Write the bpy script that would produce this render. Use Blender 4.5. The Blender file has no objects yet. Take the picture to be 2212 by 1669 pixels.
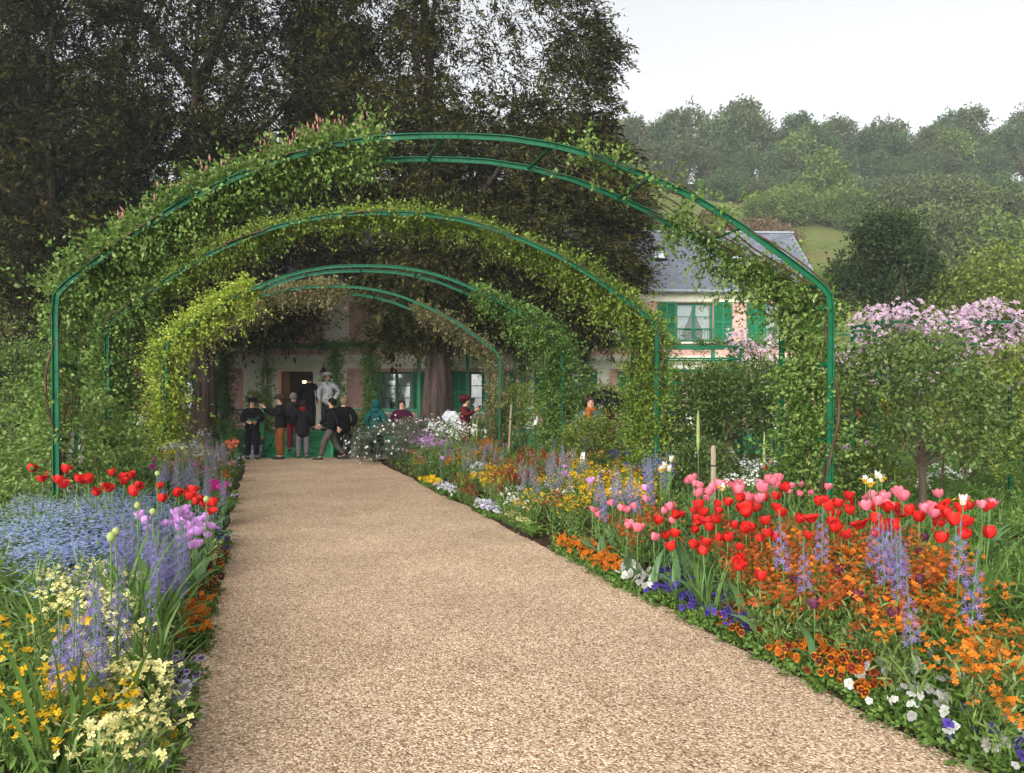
import bpy, math, random
import numpy as np
from mathutils import Vector, Matrix

# ------------------------------------------------------------------ camera, sky, sun, exposure
scene = bpy.context.scene
COL = scene.collection
FPX, CX, HY, CAMZ = 1720.0, 1106.0, 868.0, 1.6          # photo measured at 2212 x 1669
cam_d = bpy.data.cameras.new('camera')
cam_d.sensor_width = 36.0
cam_d.lens = 36.0 * FPX / 2212.0
cam_d.shift_y = (HY - 834.5) / 2212.0
cam_d.clip_start = 0.1
cam_d.clip_end = 2000.0
cam = bpy.data.objects.new('camera', cam_d)
COL.objects.link(cam)
cam.location = (0, 0, CAMZ)
cam.rotation_euler = (math.radians(90), 0, 0)
scene.camera = cam

SUN_EL, SUN_AZ = math.radians(26), math.radians(205)
world = bpy.data.worlds.new('World')
scene.world = world
world.use_nodes = True
wn = world.node_tree
wn.nodes.clear()
w_out = wn.nodes.new('ShaderNodeOutputWorld')
w_bg = wn.nodes.new('ShaderNodeBackground')
w_sky = wn.nodes.new('ShaderNodeTexSky')
w_sky.sky_type = 'NISHITA'
w_sky.sun_disc = False
w_sky.sun_elevation = SUN_EL
w_sky.sun_rotation = SUN_AZ
w_sky.air_density = 1.0
w_sky.dust_density = 4.0
w_sky.ozone_density = 1.0
w_hs = wn.nodes.new('ShaderNodeHueSaturation')
w_hs.inputs['Saturation'].default_value = 0.10
wn.links.new(w_sky.outputs[0], w_hs.inputs['Color'])
wn.links.new(w_hs.outputs[0], w_bg.inputs['Color'])
w_bg.inputs['Strength'].default_value = 0.15
wn.links.new(w_bg.outputs[0], w_out.inputs['Surface'])

sun_d = bpy.data.lights.new('sun', 'SUN')
sun_d.energy = 1.45
sun_d.angle = math.radians(80)
sun_d.color = (1.0, 0.98, 0.95)
sun = bpy.data.objects.new('sun', sun_d)
COL.objects.link(sun)
sdir = Vector((math.sin(SUN_AZ) * math.cos(SUN_EL), math.cos(SUN_AZ) * math.cos(SUN_EL), math.sin(SUN_EL)))
sun.location = sdir * 60
sun.rotation_euler = sdir.to_track_quat('Z', 'Y').to_euler()

scene.view_settings.view_transform = 'Standard'
scene.view_settings.look = 'None'
scene.view_settings.exposure = 1.0
scene.view_settings.gamma = 1.0
scene.view_settings.use_curve_mapping = False
scene.cycles.max_bounces = 6
scene.cycles.transparent_max_bounces = 8
scene.cycles.volume_bounces = 0

rng = np.random.default_rng(11)
random.seed(11)
R = math.radians

# ------------------------------------------------------------------ helpers
def S(r, g, b):
    f = lambda c: (c / 255 / 12.92) if c <= 10 else ((c / 255 + 0.055) / 1.055) ** 2.4
    return (f(r), f(g), f(b), 1.0)

def wp(px, py, Y):
    return Vector(((px - CX) / FPX * Y, Y, CAMZ + (HY - py) / FPX * Y))

def tag(o, label=None, cat=None, group=None, kind=None):
    if label: o['label'] = label
    if cat: o['category'] = cat
    if group: o['group'] = group
    if kind: o['kind'] = kind
    return o

def link(o, parent=None):
    COL.objects.link(o)
    if parent is not None:
        o.parent = parent
    return o

def empty(name, loc=(0, 0, 0), rz=0.0, scale=1.0):
    o = bpy.data.objects.new(name, None)
    o.empty_display_size = 0.2
    o.location = loc
    o.rotation_euler = (0, 0, rz)
    o.scale = (scale,) * 3
    COL.objects.link(o)
    return o

def np_mesh(name, V, F, mat, smooth=False):
    """V (n,3), F (m,k) with k constant"""
    V = np.asarray(V, np.float32).reshape(-1, 3)
    F = np.asarray(F, np.int32)
    me = bpy.data.meshes.new(name)
    k = F.shape[1]
    me.vertices.add(len(V)); me.vertices.foreach_set('co', V.ravel())
    me.loops.add(F.size); me.loops.foreach_set('vertex_index', F.ravel())
    me.polygons.add(len(F))
    me.polygons.foreach_set('loop_start', np.arange(0, F.size, k, dtype=np.int32))
    me.polygons.foreach_set('loop_total', np.full(len(F), k, np.int32))
    if smooth:
        me.polygons.foreach_set('use_smooth', np.ones(len(F), bool))
    me.update(calc_edges=True)
    me.materials.append(mat)
    return me

def obj(name, me, parent=None, loc=None, rot=None, scale=None):
    o = bpy.data.objects.new(name, me)
    if loc is not None: o.location = loc
    if rot is not None: o.rotation_euler = rot
    if scale is not None: o.scale = scale if hasattr(scale, '__len__') else (scale,) * 3
    return link(o, parent)

class MB:
    def __init__(self):
        self.v = []; self.f = []; self.mi = []
    def add(self, verts, faces, mi=0):
        b = len(self.v)
        self.v += [tuple(p) for p in verts]
        for f in faces:
            self.f.append(tuple(i + b for i in f)); self.mi.append(mi)
        return self
    def box(self, x0, x1, y0, y1, z0, z1, mi=0):
        v = [(x0, y0, z0), (x1, y0, z0), (x1, y1, z0), (x0, y1, z0), (x0, y0, z1), (x1, y0, z1), (x1, y1, z1), (x0, y1, z1)]
        return self.add(v, [(0, 3, 2, 1), (4, 5, 6, 7), (0, 1, 5, 4), (1, 2, 6, 5), (2, 3, 7, 6), (3, 0, 4, 7)], mi)
    def bar(self, a, b, w, h, mi=0, up=(0, 0, 1)):
        a, b = Vector(a), Vector(b)
        d = (b - a).normalized()
        s = d.cross(Vector(up))
        if s.length < 1e-4: s = d.cross(Vector((0, 1, 0)))
        s.normalize(); u = s.cross(d)
        v = []
        for p in (a, b):
            for i, j in ((-1, -1), (1, -1), (1, 1), (-1, 1)):
                v.append(p + s * (i * w / 2) + u * (j * h / 2))
        return self.add(v, [(0, 1, 2, 3), (7, 6, 5, 4), (0, 4, 5, 1), (1, 5, 6, 2), (2, 6, 7, 3), (3, 7, 4, 0)], mi)
    def tube(self, pts, radii, n=8, mi=0, caps=True):
        pts = [Vector(p) for p in pts]
        if not hasattr(radii, '__len__'): radii = [radii] * len(pts)
        rings = []
        ref = Vector((0.13, 0.97, 0.2)).normalized()
        for i, p in enumerate(pts):
            d = (pts[min(i + 1, len(pts) - 1)] - pts[max(i - 1, 0)]).normalized()
            s = d.cross(ref)
            if s.length < 1e-3: s = d.cross(Vector((1, 0, 0)))
            s.normalize(); u = s.cross(d)
            rings.append([p + (s * math.cos(2 * math.pi * k / n) + u * math.sin(2 * math.pi * k / n)) * radii[i] for k in range(n)])
        v = [q for r in rings for q in r]
        f = []
        for i in range(len(pts) - 1):
            for k in range(n):
                f.append((i * n + k, i * n + (k + 1) % n, (i + 1) * n + (k + 1) % n, (i + 1) * n + k))
        if caps:
            f.append(tuple(range(n - 1, -1, -1)))
            f.append(tuple((len(pts) - 1) * n + k for k in range(n)))
        return self.add(v, f, mi)
    def lathe(self, prof, c=(0, 0, 0), n=12, mi=0):
        v = []; f = []
        for r, z in prof:
            for k in range(n):
                a = 2 * math.pi * k / n
                v.append((c[0] + r * math.cos(a), c[1] + r * math.sin(a), c[2] + z))
        for i in range(len(prof) - 1):
            for k in range(n):
                f.append((i * n + k, i * n + (k + 1) % n, (i + 1) * n + (k + 1) % n, (i + 1) * n + k))
        return self.add(v, f, mi)
    def ball(self, c, r, nu=10, nv=6, mi=0, sc=(1, 1, 1)):
        v = []; f = []
        for j in range(nv + 1):
            t = math.pi * j / nv
            for k in range(nu):
                a = 2 * math.pi * k / nu
                v.append((c[0] + r * sc[0] * math.sin(t) * math.cos(a), c[1] + r * sc[1] * math.sin(t) * math.sin(a), c[2] + r * sc[2] * math.cos(t)))
        for j in range(nv):
            for k in range(nu):
                f.append((j * nu + k, (j + 1) * nu + k, (j + 1) * nu + (k + 1) % nu, j * nu + (k + 1) % nu))
        return self.add(v, f, mi)
    def mesh(self, name, mats, smooth=False):
        me = bpy.data.meshes.new(name)
        me.from_pydata(self.v, [], self.f)
        if not isinstance(mats, (list, tuple)): mats = [mats]
        for m in mats: me.materials.append(m)
        if len(mats) > 1:
            me.polygons.foreach_set('material_index', self.mi)
        if smooth:
            me.polygons.foreach_set('use_smooth', [True] * len(self.f))
        me.update()
        return me
    def build(self, name, mats, parent=None, smooth=False, **k):
        return obj(name, self.mesh(name, mats, smooth), parent, **k)

# ------------------------------------------------------------------ materials
def nodes(name):
    m = bpy.data.materials.new(name)
    m.use_nodes = True
    nt = m.node_tree
    nt.nodes.clear()
    return m, nt, nt.nodes.new, nt.links.new

def ramp(nt, stops, interp='LINEAR'):
    r = nt.nodes.new('ShaderNodeValToRGB')
    r.color_ramp.interpolation = interp
    el = r.color_ramp.elements
    while len(el) < len(stops): el.new(0.5)
    for e, (p, c) in zip(el, stops):
        e.position = p; e.color = c
    return r

def mat_plain(name, col, rough=0.7, metal=0.0, var=0.12, scale=6.0, bump=0.0, bscale=60.0, spec=0.3, wear=None):
    m, nt, N, L = nodes(name)
    out = N('ShaderNodeOutputMaterial'); p = N('ShaderNodeBsdfPrincipled')
    L(p.outputs[0], out.inputs[0])
    tc = N('ShaderNodeTexCoord')
    nz = N('ShaderNodeTexNoise'); nz.inputs['Scale'].default_value = scale; nz.inputs['Detail'].default_value = 5
    L(tc.outputs['Object'], nz.inputs['Vector'])
    a = tuple(min(1, c * (1 - var)) for c in col[:3]) + (1,)
    b = tuple(min(1, c * (1 + var)) for c in col[:3]) + (1,)
    r = ramp(nt, [(0.3, a), (0.7, b)])
    L(nz.outputs['Fac'], r.inputs[0])
    src = r.outputs[0]
    if wear:
        n2 = N('ShaderNodeTexNoise'); n2.inputs['Scale'].default_value = scale * 0.45; n2.inputs['Detail'].default_value = 8; n2.inputs['Roughness'].default_value = 0.7
        L(tc.outputs['Object'], n2.inputs['Vector'])
        rr = ramp(nt, [(0.52, (0, 0, 0, 1)), (0.72, (1, 1, 1, 1))])
        L(n2.outputs['Fac'], rr.inputs[0])
        mx = N('ShaderNodeMix'); mx.data_type = 'RGBA'
        L(rr.outputs[0], mx.inputs[0]); L(src, mx.inputs[6]); mx.inputs[7].default_value = wear
        src = mx.outputs[2]
    L(src, p.inputs['Base Color'])
    p.inputs['Roughness'].default_value = rough
    p.inputs['Metallic'].default_value = metal
    p.inputs['Specular IOR Level'].default_value = spec
    if bump:
        n3 = N('ShaderNodeTexNoise'); n3.inputs['Scale'].default_value = bscale; n3.inputs['Detail'].default_value = 4
        L(tc.outputs['Object'], n3.inputs['Vector'])
        bp = N('ShaderNodeBump'); bp.inputs['Strength'].default_value = bump; bp.inputs['Distance'].default_value = 0.02
        L(n3.outputs['Fac'], bp.inputs['Height']); L(bp.outputs[0], p.inputs['Normal'])
    return m

def mat_leaf(name, cols, rough=0.5, trans=0.28, spec=0.25, patch=0.0):
    """leaf colours vary from leaf to leaf (random per island) and plant to plant"""
    m, nt, N, L = nodes(name)
    out = N('ShaderNodeOutputMaterial'); p = N('ShaderNodeBsdfPrincipled')
    g = N('ShaderNodeNewGeometry'); oi = N('ShaderNodeObjectInfo')
    ad = N('ShaderNodeMath'); ad.operation = 'ADD'
    ml = N('ShaderNodeMath'); ml.operation = 'MULTIPLY'; ml.inputs[1].default_value = 0.35
    L(oi.outputs['Random'], ml.inputs[0])
    L(g.outputs['Random Per Island'], ad.inputs[0]); L(ml.outputs[0], ad.inputs[1])
    src = ad.outputs[0]
    if patch:
        nz = N('ShaderNodeTexNoise'); nz.inputs['Scale'].default_value = patch; nz.inputs['Detail'].default_value = 2
        L(g.outputs['Position'], nz.inputs['Vector'])
        a2 = N('ShaderNodeMath'); a2.operation = 'MULTIPLY_ADD'; a2.inputs[1].default_value = 1.1; a2.inputs[2].default_value = -0.55
        L(nz.outputs['Fac'], a2.inputs[0])
        a3 = N('ShaderNodeMath'); a3.operation = 'ADD'
        L(src, a3.inputs[0]); L(a2.outputs[0], a3.inputs[1]); src = a3.outputs[0]
    n = len(cols)
    r = ramp(nt, [(0.05 + 1.15 * i / max(1, n - 1) * 0.82, c) for i, c in enumerate(cols)])
    L(src, r.inputs[0])
    L(r.outputs[0], p.inputs['Base Color'])
    p.inputs['Roughness'].default_value = rough
    p.inputs['Specular IOR Level'].default_value = spec
    if trans > 0:
        t = N('ShaderNodeBsdfTranslucent'); mx = N('ShaderNodeMixShader'); mx.inputs[0].default_value = trans
        L(r.outputs[0], t.inputs[0]); L(p.outputs[0], mx.inputs[1]); L(t.outputs[0], mx.inputs[2]); L(mx.outputs[0], out.inputs[0])
    else:
        L(p.outputs[0], out.inputs[0])
    return m

def mat_radial(name, stops, size, rough=0.55):
    """petal colour by distance from the flower's own centre"""
    m, nt, N, L = nodes(name)
    out = N('ShaderNodeOutputMaterial'); p = N('ShaderNodeBsdfPrincipled')
    tc = N('ShaderNodeTexCoord'); vl = N('ShaderNodeVectorMath'); vl.operation = 'LENGTH'
    L(tc.outputs['Object'], vl.inputs[0])
    nz = N('ShaderNodeTexNoise'); nz.inputs['Scale'].default_value = 90
    L(tc.outputs['Object'], nz.inputs['Vector'])
    ma = N('ShaderNodeMath'); ma.operation = 'MULTIPLY'; ma.inputs[1].default_value = 1.0 / size
    L(vl.outputs['Value'], ma.inputs[0])
    mb = N('ShaderNodeMath'); mb.operation = 'MULTIPLY_ADD'; mb.inputs[1].default_value = 0.25; mb.inputs[2].default_value = -0.12
    L(nz.outputs['Fac'], mb.inputs[0])
    mc = N('ShaderNodeMath'); mc.operation = 'ADD'
    L(ma.outputs[0], mc.inputs[0]); L(mb.outputs[0], mc.inputs[1])
    r = ramp(nt, stops)
    L(mc.outputs[0], r.inputs[0])
    hs = N('ShaderNodeHueSaturation'); oi = N('ShaderNodeObjectInfo')
    mr = N('ShaderNodeMapRange'); mr.inputs[3].default_value = 0.42; mr.inputs[4].default_value = 0.95
    L(oi.outputs['Random'], mr.inputs[0]); L(mr.outputs[0], hs.inputs['Value']); L(r.outputs[0], hs.inputs['Color'])
    L(hs.outputs[0], p.inputs['Base Color'])
    p.inputs['Roughness'].default_value = rough
    p.inputs['Specular IOR Level'].default_value = 0.15
    t = N('ShaderNodeBsdfTranslucent'); mx = N('ShaderNodeMixShader'); mx.inputs[0].default_value = 0.25
    L(hs.outputs[0], t.inputs[0]); L(p.outputs[0], mx.inputs[1]); L(t.outputs[0], mx.inputs[2]); L(mx.outputs[0], out.inputs[0])
    return m

def mat_glass(name):
    m, nt, N, L = nodes(name)
    out = N('ShaderNodeOutputMaterial'); gl = N('ShaderNodeBsdfGlossy'); tr = N('ShaderNodeBsdfTransparent')
    gl.inputs['Roughness'].default_value = 0.03
    tr.inputs[0].default_value = (0.8, 0.85, 0.84, 1)
    fr = N('ShaderNodeFresnel'); fr.inputs[0].default_value = 1.6
    mx = N('ShaderNodeMixShader')
    ma = N('ShaderNodeMath'); ma.operation = 'ADD'; ma.inputs[1].default_value = 0.06
    L(fr.outputs[0], ma.inputs[0]); L(ma.outputs[0], mx.inputs[0])
    L(tr.outputs[0], mx.inputs[1]); L(gl.outputs[0], mx.inputs[2]); L(mx.outputs[0], out.inputs[0])
    return m

def mat_gravel(name):
    m, nt, N, L = nodes(name)
    out = N('ShaderNodeOutputMaterial'); p = N('ShaderNodeBsdfPrincipled')
    tc = N('ShaderNodeTexCoord')
    vo = N('ShaderNodeTexVoronoi'); vo.inputs['Scale'].default_value = 92
    L(tc.outputs['Object'], vo.inputs['Vector'])
    sp = N('ShaderNodeSeparateColor'); L(vo.outputs['Color'], sp.inputs[0])
    r = ramp(nt, [(0.0, (.13, .085, .054, 1)), (0.22, (.26, .178, .118, 1)), (0.5, (.42, .30, .205, 1)), (0.8, (.56, .425, .31, 1)), (1.0, (.78, .67, .56, 1))])
    L(sp.outputs[0], r.inputs[0])
    nz = N('ShaderNodeTexNoise'); nz.inputs['Scale'].default_value = 0.9; nz.inputs['Detail'].default_value = 6; nz.inputs['Roughness'].default_value = 0.65
    L(tc.outputs['Object'], nz.inputs['Vector'])
    r2 = ramp(nt, [(0.3, (.88, .82, .72, 1)), (0.55, (1.12, 1.06, .95, 1)), (0.75, (1.22, 1.17, 1.06, 1))])
    L(nz.outputs['Fac'], r2.inputs[0])
    mx = N('ShaderNodeMix'); mx.data_type = 'RGBA'; mx.blend_type = 'MULTIPLY'; mx.inputs[0].default_value = 1
    L(r.outputs[0], mx.inputs[6]); L(r2.outputs[0], mx.inputs[7])
    # thin green film in a few places
    n3 = N('ShaderNodeTexNoise'); n3.inputs['Scale'].default_value = 1.7; n3.inputs['Detail'].default_value = 8; n3.inputs['Roughness'].default_value = 0.75
    L(tc.outputs['Object'], n3.inputs['Vector'])
    r3 = ramp(nt, [(0.66, (0, 0, 0, 1)), (0.78, (.5, .5, .5, 1))])
    L(n3.outputs['Fac'], r3.inputs[0])
    m2 = N('ShaderNodeMix'); m2.data_type = 'RGBA'; L(r3.outputs[0], m2.inputs[0]); L(mx.outputs[2], m2.inputs[6]); m2.inputs[7].default_value = (.16, .17, .06, 1)
    L(m2.outputs[2], p.inputs['Base Color'])
    p.inputs['Roughness'].default_value = 0.85
    p.inputs['Specular IOR Level'].default_value = 0.2
    bp = N('ShaderNodeBump'); bp.inputs['Strength'].default_value = 0.9; bp.inputs['Distance'].default_value = 0.008; bp.invert = True
    L(vo.outputs['Distance'], bp.inputs['Height']); L(bp.outputs[0], p.inputs['Normal'])
    L(p.outputs[0], out.inputs[0])
    return m

def mat_bands(name, c1, c2, scale, rough=0.9, vec=(1, 1, 0.15)):
    m, nt, N, L = nodes(name)
    out = N('ShaderNodeOutputMaterial'); p = N('ShaderNodeBsdfPrincipled')
    tc = N('ShaderNodeTexCoord'); mp = N('ShaderNodeMapping'); mp.inputs['Scale'].default_value = vec
    L(tc.outputs['Object'], mp.inputs[0])
    nz = N('ShaderNodeTexNoise'); nz.inputs['Scale'].default_value = scale; nz.inputs['Detail'].default_value = 6; nz.inputs['Roughness'].default_value = 0.65
    L(mp.outputs[0], nz.inputs['Vector'])
    r = ramp(nt, [(0.32, c1), (0.68, c2)])
    L(nz.outputs['Fac'], r.inputs[0]); L(r.outputs[0], p.inputs['Base Color'])
    bp = N('ShaderNodeBump'); bp.inputs['Strength'].default_value = 0.9; bp.inputs['Distance'].default_value = 0.05
    L(nz.outputs['Fac'], bp.inputs['Height']); L(bp.outputs[0], p.inputs['Normal'])
    p.inputs['Roughness'].default_value = rough
    p.inputs['Specular IOR Level'].default_value = 0.15
    L(p.outputs[0], out.inputs[0])
    return m

def mat_grass(name):
    m, nt, N, L = nodes(name)
    out = N('ShaderNodeOutputMaterial'); p = N('ShaderNodeBsdfPrincipled')
    tc = N('ShaderNodeTexCoord')
    n1 = N('ShaderNodeTexNoise'); n1.inputs['Scale'].default_value = 0.07; n1.inputs['Detail'].default_value = 7; n1.inputs['Roughness'].default_value = 0.65
    L(tc.outputs['Object'], n1.inputs['Vector'])
    r = ramp(nt, [(0.28, (.055, .085, .02, 1)), (0.45, (.09, .125, .028, 1)), (0.56, (.135, .16, .045, 1)), (0.68, (.16, .115, .055, 1)), (0.8, (.17, .10, .05, 1))])
    L(n1.outputs['Fac'], r.inputs[0]); L(r.outputs[0], p.inputs['Base Color'])
    n2 = N('ShaderNodeTexNoise'); n2.inputs['Scale'].default_value = 2.5; n2.inputs['Detail'].default_value = 5
    L(tc.outputs['Object'], n2.inputs['Vector'])
    bp = N('ShaderNodeBump'); bp.inputs['Strength'].default_value = 1.0; bp.inputs['Distance'].default_value = 0.5
    L(n2.outputs['Fac'], bp.inputs['Height']); L(bp.outputs[0], p.inputs['Normal'])
    p.inputs['Roughness'].default_value = 0.95; p.inputs['Specular IOR Level'].default_value = 0.05
    L(p.outputs[0], out.inputs[0])
    return m

def mat_brick(name):
    m, nt, N, L = nodes(name)
    out = N('ShaderNodeOutputMaterial'); p = N('ShaderNodeBsdfPrincipled')
    tc = N('ShaderNodeTexCoord'); mp = N('ShaderNodeMapping'); mp.inputs['Rotation'].default_value = (R(90), 0, 0)
    L(tc.outputs['Object'], mp.inputs[0])
    b = N('ShaderNodeTexBrick'); b.inputs['Scale'].default_value = 5.5
    b.inputs['Color1'].default_value = (.13, .07, .05, 1); b.inputs['Color2'].default_value = (.07, .045, .035, 1); b.inputs['Mortar'].default_value = (.24, .2, .16, 1)
    b.inputs['Mortar Size'].default_value = 0.025
    L(mp.outputs[0], b.inputs['Vector']); L(b.outputs['Color'], p.inputs['Base Color'])
    bp = N('ShaderNodeBump'); bp.inputs['Distance'].default_value = 0.02; bp.invert = True
    L(b.outputs['Fac'], bp.inputs['Height']); L(bp.outputs[0], p.inputs['Normal'])
    p.inputs['Roughness'].default_value = 0.9
    L(p.outputs[0], out.inputs[0])
    return m

def mat_emit(name, col, s):
    m, nt, N, L = nodes(name)
    out = N('ShaderNodeOutputMaterial'); e = N('ShaderNodeEmission')
    e.inputs[0].default_value = col; e.inputs[1].default_value = s
    L(e.outputs[0], out.inputs[0])
    return m

M = {}
M['green_paint'] = mat_plain('green_paint', (.003, .088, .036, 1), rough=0.5, var=0.2, scale=9, spec=0.15, wear=(.006, .07, .03, 1))
M['green_wood'] = mat_plain('green_wood', (.006, .16, .065, 1), rough=0.5, var=0.15, scale=8, spec=0.35)
M['green_step'] = mat_plain('green_step', (.006, .21, .07, 1), rough=0.4, var=0.12, scale=8, spec=0.4)
M['pink_wall'] = mat_plain('pink_wall', S(212, 166, 156), rough=0.9, var=0.09, scale=3.0, bump=0.5, bscale=45, spec=0.1, wear=S(198, 150, 140))
M['cream'] = mat_plain('cream', S(238, 232, 214), rough=0.85, var=0.07, scale=4.0, bump=0.12, bscale=60, spec=0.15, wear=S(222, 212, 188))
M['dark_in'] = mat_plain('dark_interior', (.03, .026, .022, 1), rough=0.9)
M['curtain'] = mat_plain('curtain_cloth', (.78, .78, .76, 1), rough=0.9, var=0.05)
M['glass'] = mat_glass('window_glass')
M['slate'] = mat_leaf('slate', [(.10, .115, .145, 1), (.13, .148, .182, 1), (.165, .183, .22, 1), (.12, .13, .155, 1)], rough=0.55, trans=0, spec=0.4)
M['zinc'] = mat_plain('zinc', (.30, .32, .35, 1), rough=0.45, metal=0.4)
M['brick'] = mat_brick('chimney_brick')
M['skylight'] = mat_plain('skylight_glass', (.6, .66, .72, 1), rough=0.08, spec=0.8)
M['iron'] = mat_plain('black_iron', (.02, .022, .022, 1), rough=0.5)
M['lamp'] = mat_emit('lamp_glow', (1.0, .55, .18, 1), 5)
M['frost'] = mat_plain('lantern_glass', (.5, .5, .46, 1), rough=0.2)
M['gravel'] = mat_gravel('gravel')
M['pebble'] = mat_leaf('pebbles', [(.15, .10, .06, 1), (.27, .188, .12, 1), (.38, .275, .19, 1), (.47, .36, .26, 1), (.60, .51, .41, 1)], rough=0.8, trans=0, spec=0.2)
M['soil'] = mat_plain('soil', (.042, .027, .016, 1), rough=0.95, var=0.35, scale=12, bump=1.0, bscale=25, spec=0.05)
M['grass'] = mat_grass('hill_grass')
M['lawn'] = mat_plain('lawn', (.06, .115, .022, 1), rough=0.95, var=0.4, scale=7, bump=1.0, bscale=60, spec=0.05, wear=(.085, .12, .03, 1))
M['bark_yew'] = mat_bands('yew_bark', (.014, .010, .008, 1), (.115, .082, .064, 1), 9, vec=(1, 1, .1))
M['bark'] = mat_bands('bark', (.04, .03, .02, 1), (.12, .09, .065, 1), 6)
M['stake'] = mat_bands('stake_wood', (.20, .165, .11, 1), (.36, .30, .22, 1), 7)
M['stake_pale'] = mat_bands('pale_wood', (.42, .38, .32, 1), (.62, .57, .5, 1), 7)
M['stem_brown'] = mat_bands('vine_stem', (.05, .03, .018, 1), (.13, .085, .05, 1), 14)
M['stem'] = mat_plain('flower_stem', (.075, .15, .035, 1), rough=0.6)
M['yew'] = mat_leaf('yew_needles', [(.010, .013, .005, 1), (.022, .025, .009, 1), (.040, .044, .014, 1), (.082, .078, .020, 1)], rough=0.7, trans=0.12, spec=0.04, patch=0.9)
M['rose_a'] = mat_leaf('rose_leaves_green', [(.05, .10, .018, 1), (.09, .17, .028, 1), (.15, .25, .045, 1), (.22, .29, .08, 1)], patch=1.3)
M['rose_b'] = mat_leaf('rose_leaves_yellowgreen', [(.05, .095, .012, 1), (.105, .175, .02, 1), (.175, .26, .03, 1), (.25, .30, .055, 1)], patch=1.3)
M['rose_c'] = mat_leaf('rose_leaves_bright', [(.09, .15, .012, 1), (.19, .28, .02, 1), (.29, .39, .03, 1), (.36, .43, .07, 1)], patch=1.3)
M['rose_d'] = mat_leaf('rose_leaves_olive', [(.06, .075, .02, 1), (.115, .13, .038, 1), (.18, .19, .065, 1), (.26, .20, .10, 1)], patch=1.3)
M['vine'] = mat_leaf('creeper_leaves', [(.03, .07, .012, 1), (.065, .14, .022, 1), (.11, .21, .035, 1), (.17, .26, .06, 1)], patch=1.6)
M['shrub'] = mat_leaf('shrub_leaves', [(.022, .046, .010, 1), (.05, .098, .02, 1), (.09, .15, .03, 1), (.15, .20, .06, 1)], patch=1.2)
M['shrub_y'] = mat_leaf('shrub_leaves_light', [(.05, .09, .012, 1), (.11, .165, .02, 1), (.17, .24, .035, 1), (.24, .28, .06, 1)], patch=1.2)
M['shrub_grey'] = mat_leaf('shrub_leaves_grey', [(.06, .075, .045, 1), (.10, .125, .075, 1), (.16, .18, .11, 1)], patch=1.2)
M['bedleaf'] = mat_leaf('bed_leaves', [(.030, .065, .012, 1), (.065, .13, .022, 1), (.11, .20, .035, 1), (.17, .27, .06, 1)], patch=0.9)
M['bedgrass'] = mat_leaf('bed_blades', [(.035, .08, .014, 1), (.07, .15, .022, 1), (.13, .22, .04, 1), (.20, .27, .09, 1)], patch=0.9)
M['sword'] = mat_leaf('sword_leaves', [(.04, .09, .015, 1), (.075, .155, .03, 1), (.12, .21, .05, 1)], rough=0.4)
M['tleaf'] = mat_leaf('tulip_leaves', [(.06, .13, .05, 1), (.09, .18, .07, 1), (.14, .24, .10, 1)], rough=0.42)
M['far_a'] = mat_leaf('wood_leaves', [(.04, .075, .026, 1), (.068, .12, .042, 1), (.10, .16, .055, 1)], trans=0.15, spec=0.08, patch=0.25)
M['far_b'] = mat_leaf('wood_leaves_light', [(.07, .12, .026, 1), (.115, .18, .04, 1), (.16, .225, .055, 1)], trans=0.15, spec=0.08, patch=0.25)
M['far_c'] = mat_leaf('wood_leaves_olive', [(.06, .08, .03, 1), (.095, .12, .046, 1), (.13, .155, .06, 1)], trans=0.15, spec=0.08, patch=0.25)
M['far_r'] = mat_leaf('dry_twigs', [(.10, .065, .035, 1), (.16, .10, .055, 1), (.20, .14, .08, 1)], trans=0.1, spec=0.05)

def petal(name, c, var=0.3, rough=0.55, trans=0.35):
    a = tuple(x * (1 - var) for x in c) + (1,); b = tuple(c) + (1,); d = tuple(min(1, x * (1 + var)) for x in c) + (1,)
    M[name] = mat_leaf(name, [a, b, d], rough=rough, trans=trans, spec=0.2)
petal('red', (.43, .014, .010), var=.55, trans=.2); petal('pink', (.60, .145, .19), var=.38, trans=.2); petal('lilac', (.52, .27, .56)); petal('magenta', (.55, .03, .28))
petal('salmon', (.80, .20, .10)); petal('plum', (.11, .03, .065), rough=0.45); petal('yellow', (.66, .40, .012)); petal('orange', (.60, .175, .014))
petal('russet', (.42, .09, .022)); petal('wine', (.26, .018, .018)); petal('white', (.72, .72, .69)); petal('cream_p', (.76, .74, .36))
petal('lav', (.21, .17, .40)); petal('lavgrey', (.20, .175, .28)); petal('forget', (.36, .43, .68)); petal('violet', (.12, .08, .44)); petal('clematis', (.52, .37, .46), var=0.25)
petal('clematis_f', (.62, .28, .40)); petal('bud', (.36, .42, .16)); petal('coral', (.85, .30, .22)); petal('paleyellow', (.75, .70, .30)); petal('budpink', (.42, .2, .16))
M['pz_orange'] = mat_radial('pansy_orange', [(0.0, (.75, .45, .02, 1)), (0.16, (.75, .45, .02, 1)), (0.24, (.30, .05, .006, 1)), (1.0, (.85, .25, .012, 1))], 0.026)
M['pz_bic'] = mat_radial('pansy_bicolour', [(0.0, (.8, .55, .02, 1)), (0.15, (.5, .2, .01, 1)), (0.25, (.07, .010, .008, 1)), (0.55, (.10, .012, .008, 1)), (0.72, (.62, .14, .008, 1)), (1.0, (.80, .36, .012, 1))], 0.026)
M['pz_rust'] = mat_radial('pansy_rust', [(0.0, (.7, .4, .02, 1)), (0.2, (.06, .008, .006, 1)), (0.5, (.20, .02, .008, 1)), (1.0, (.50, .08, .014, 1))], 0.026)
M['pz_maroon'] = mat_radial('pansy_maroon', [(0.0, (.8, .45, .02, 1)), (0.22, (.75, .38, .02, 1)), (0.34, (.05, .006, .014, 1)), (1.0, (.085, .010, .03, 1))], 0.026)
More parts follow.
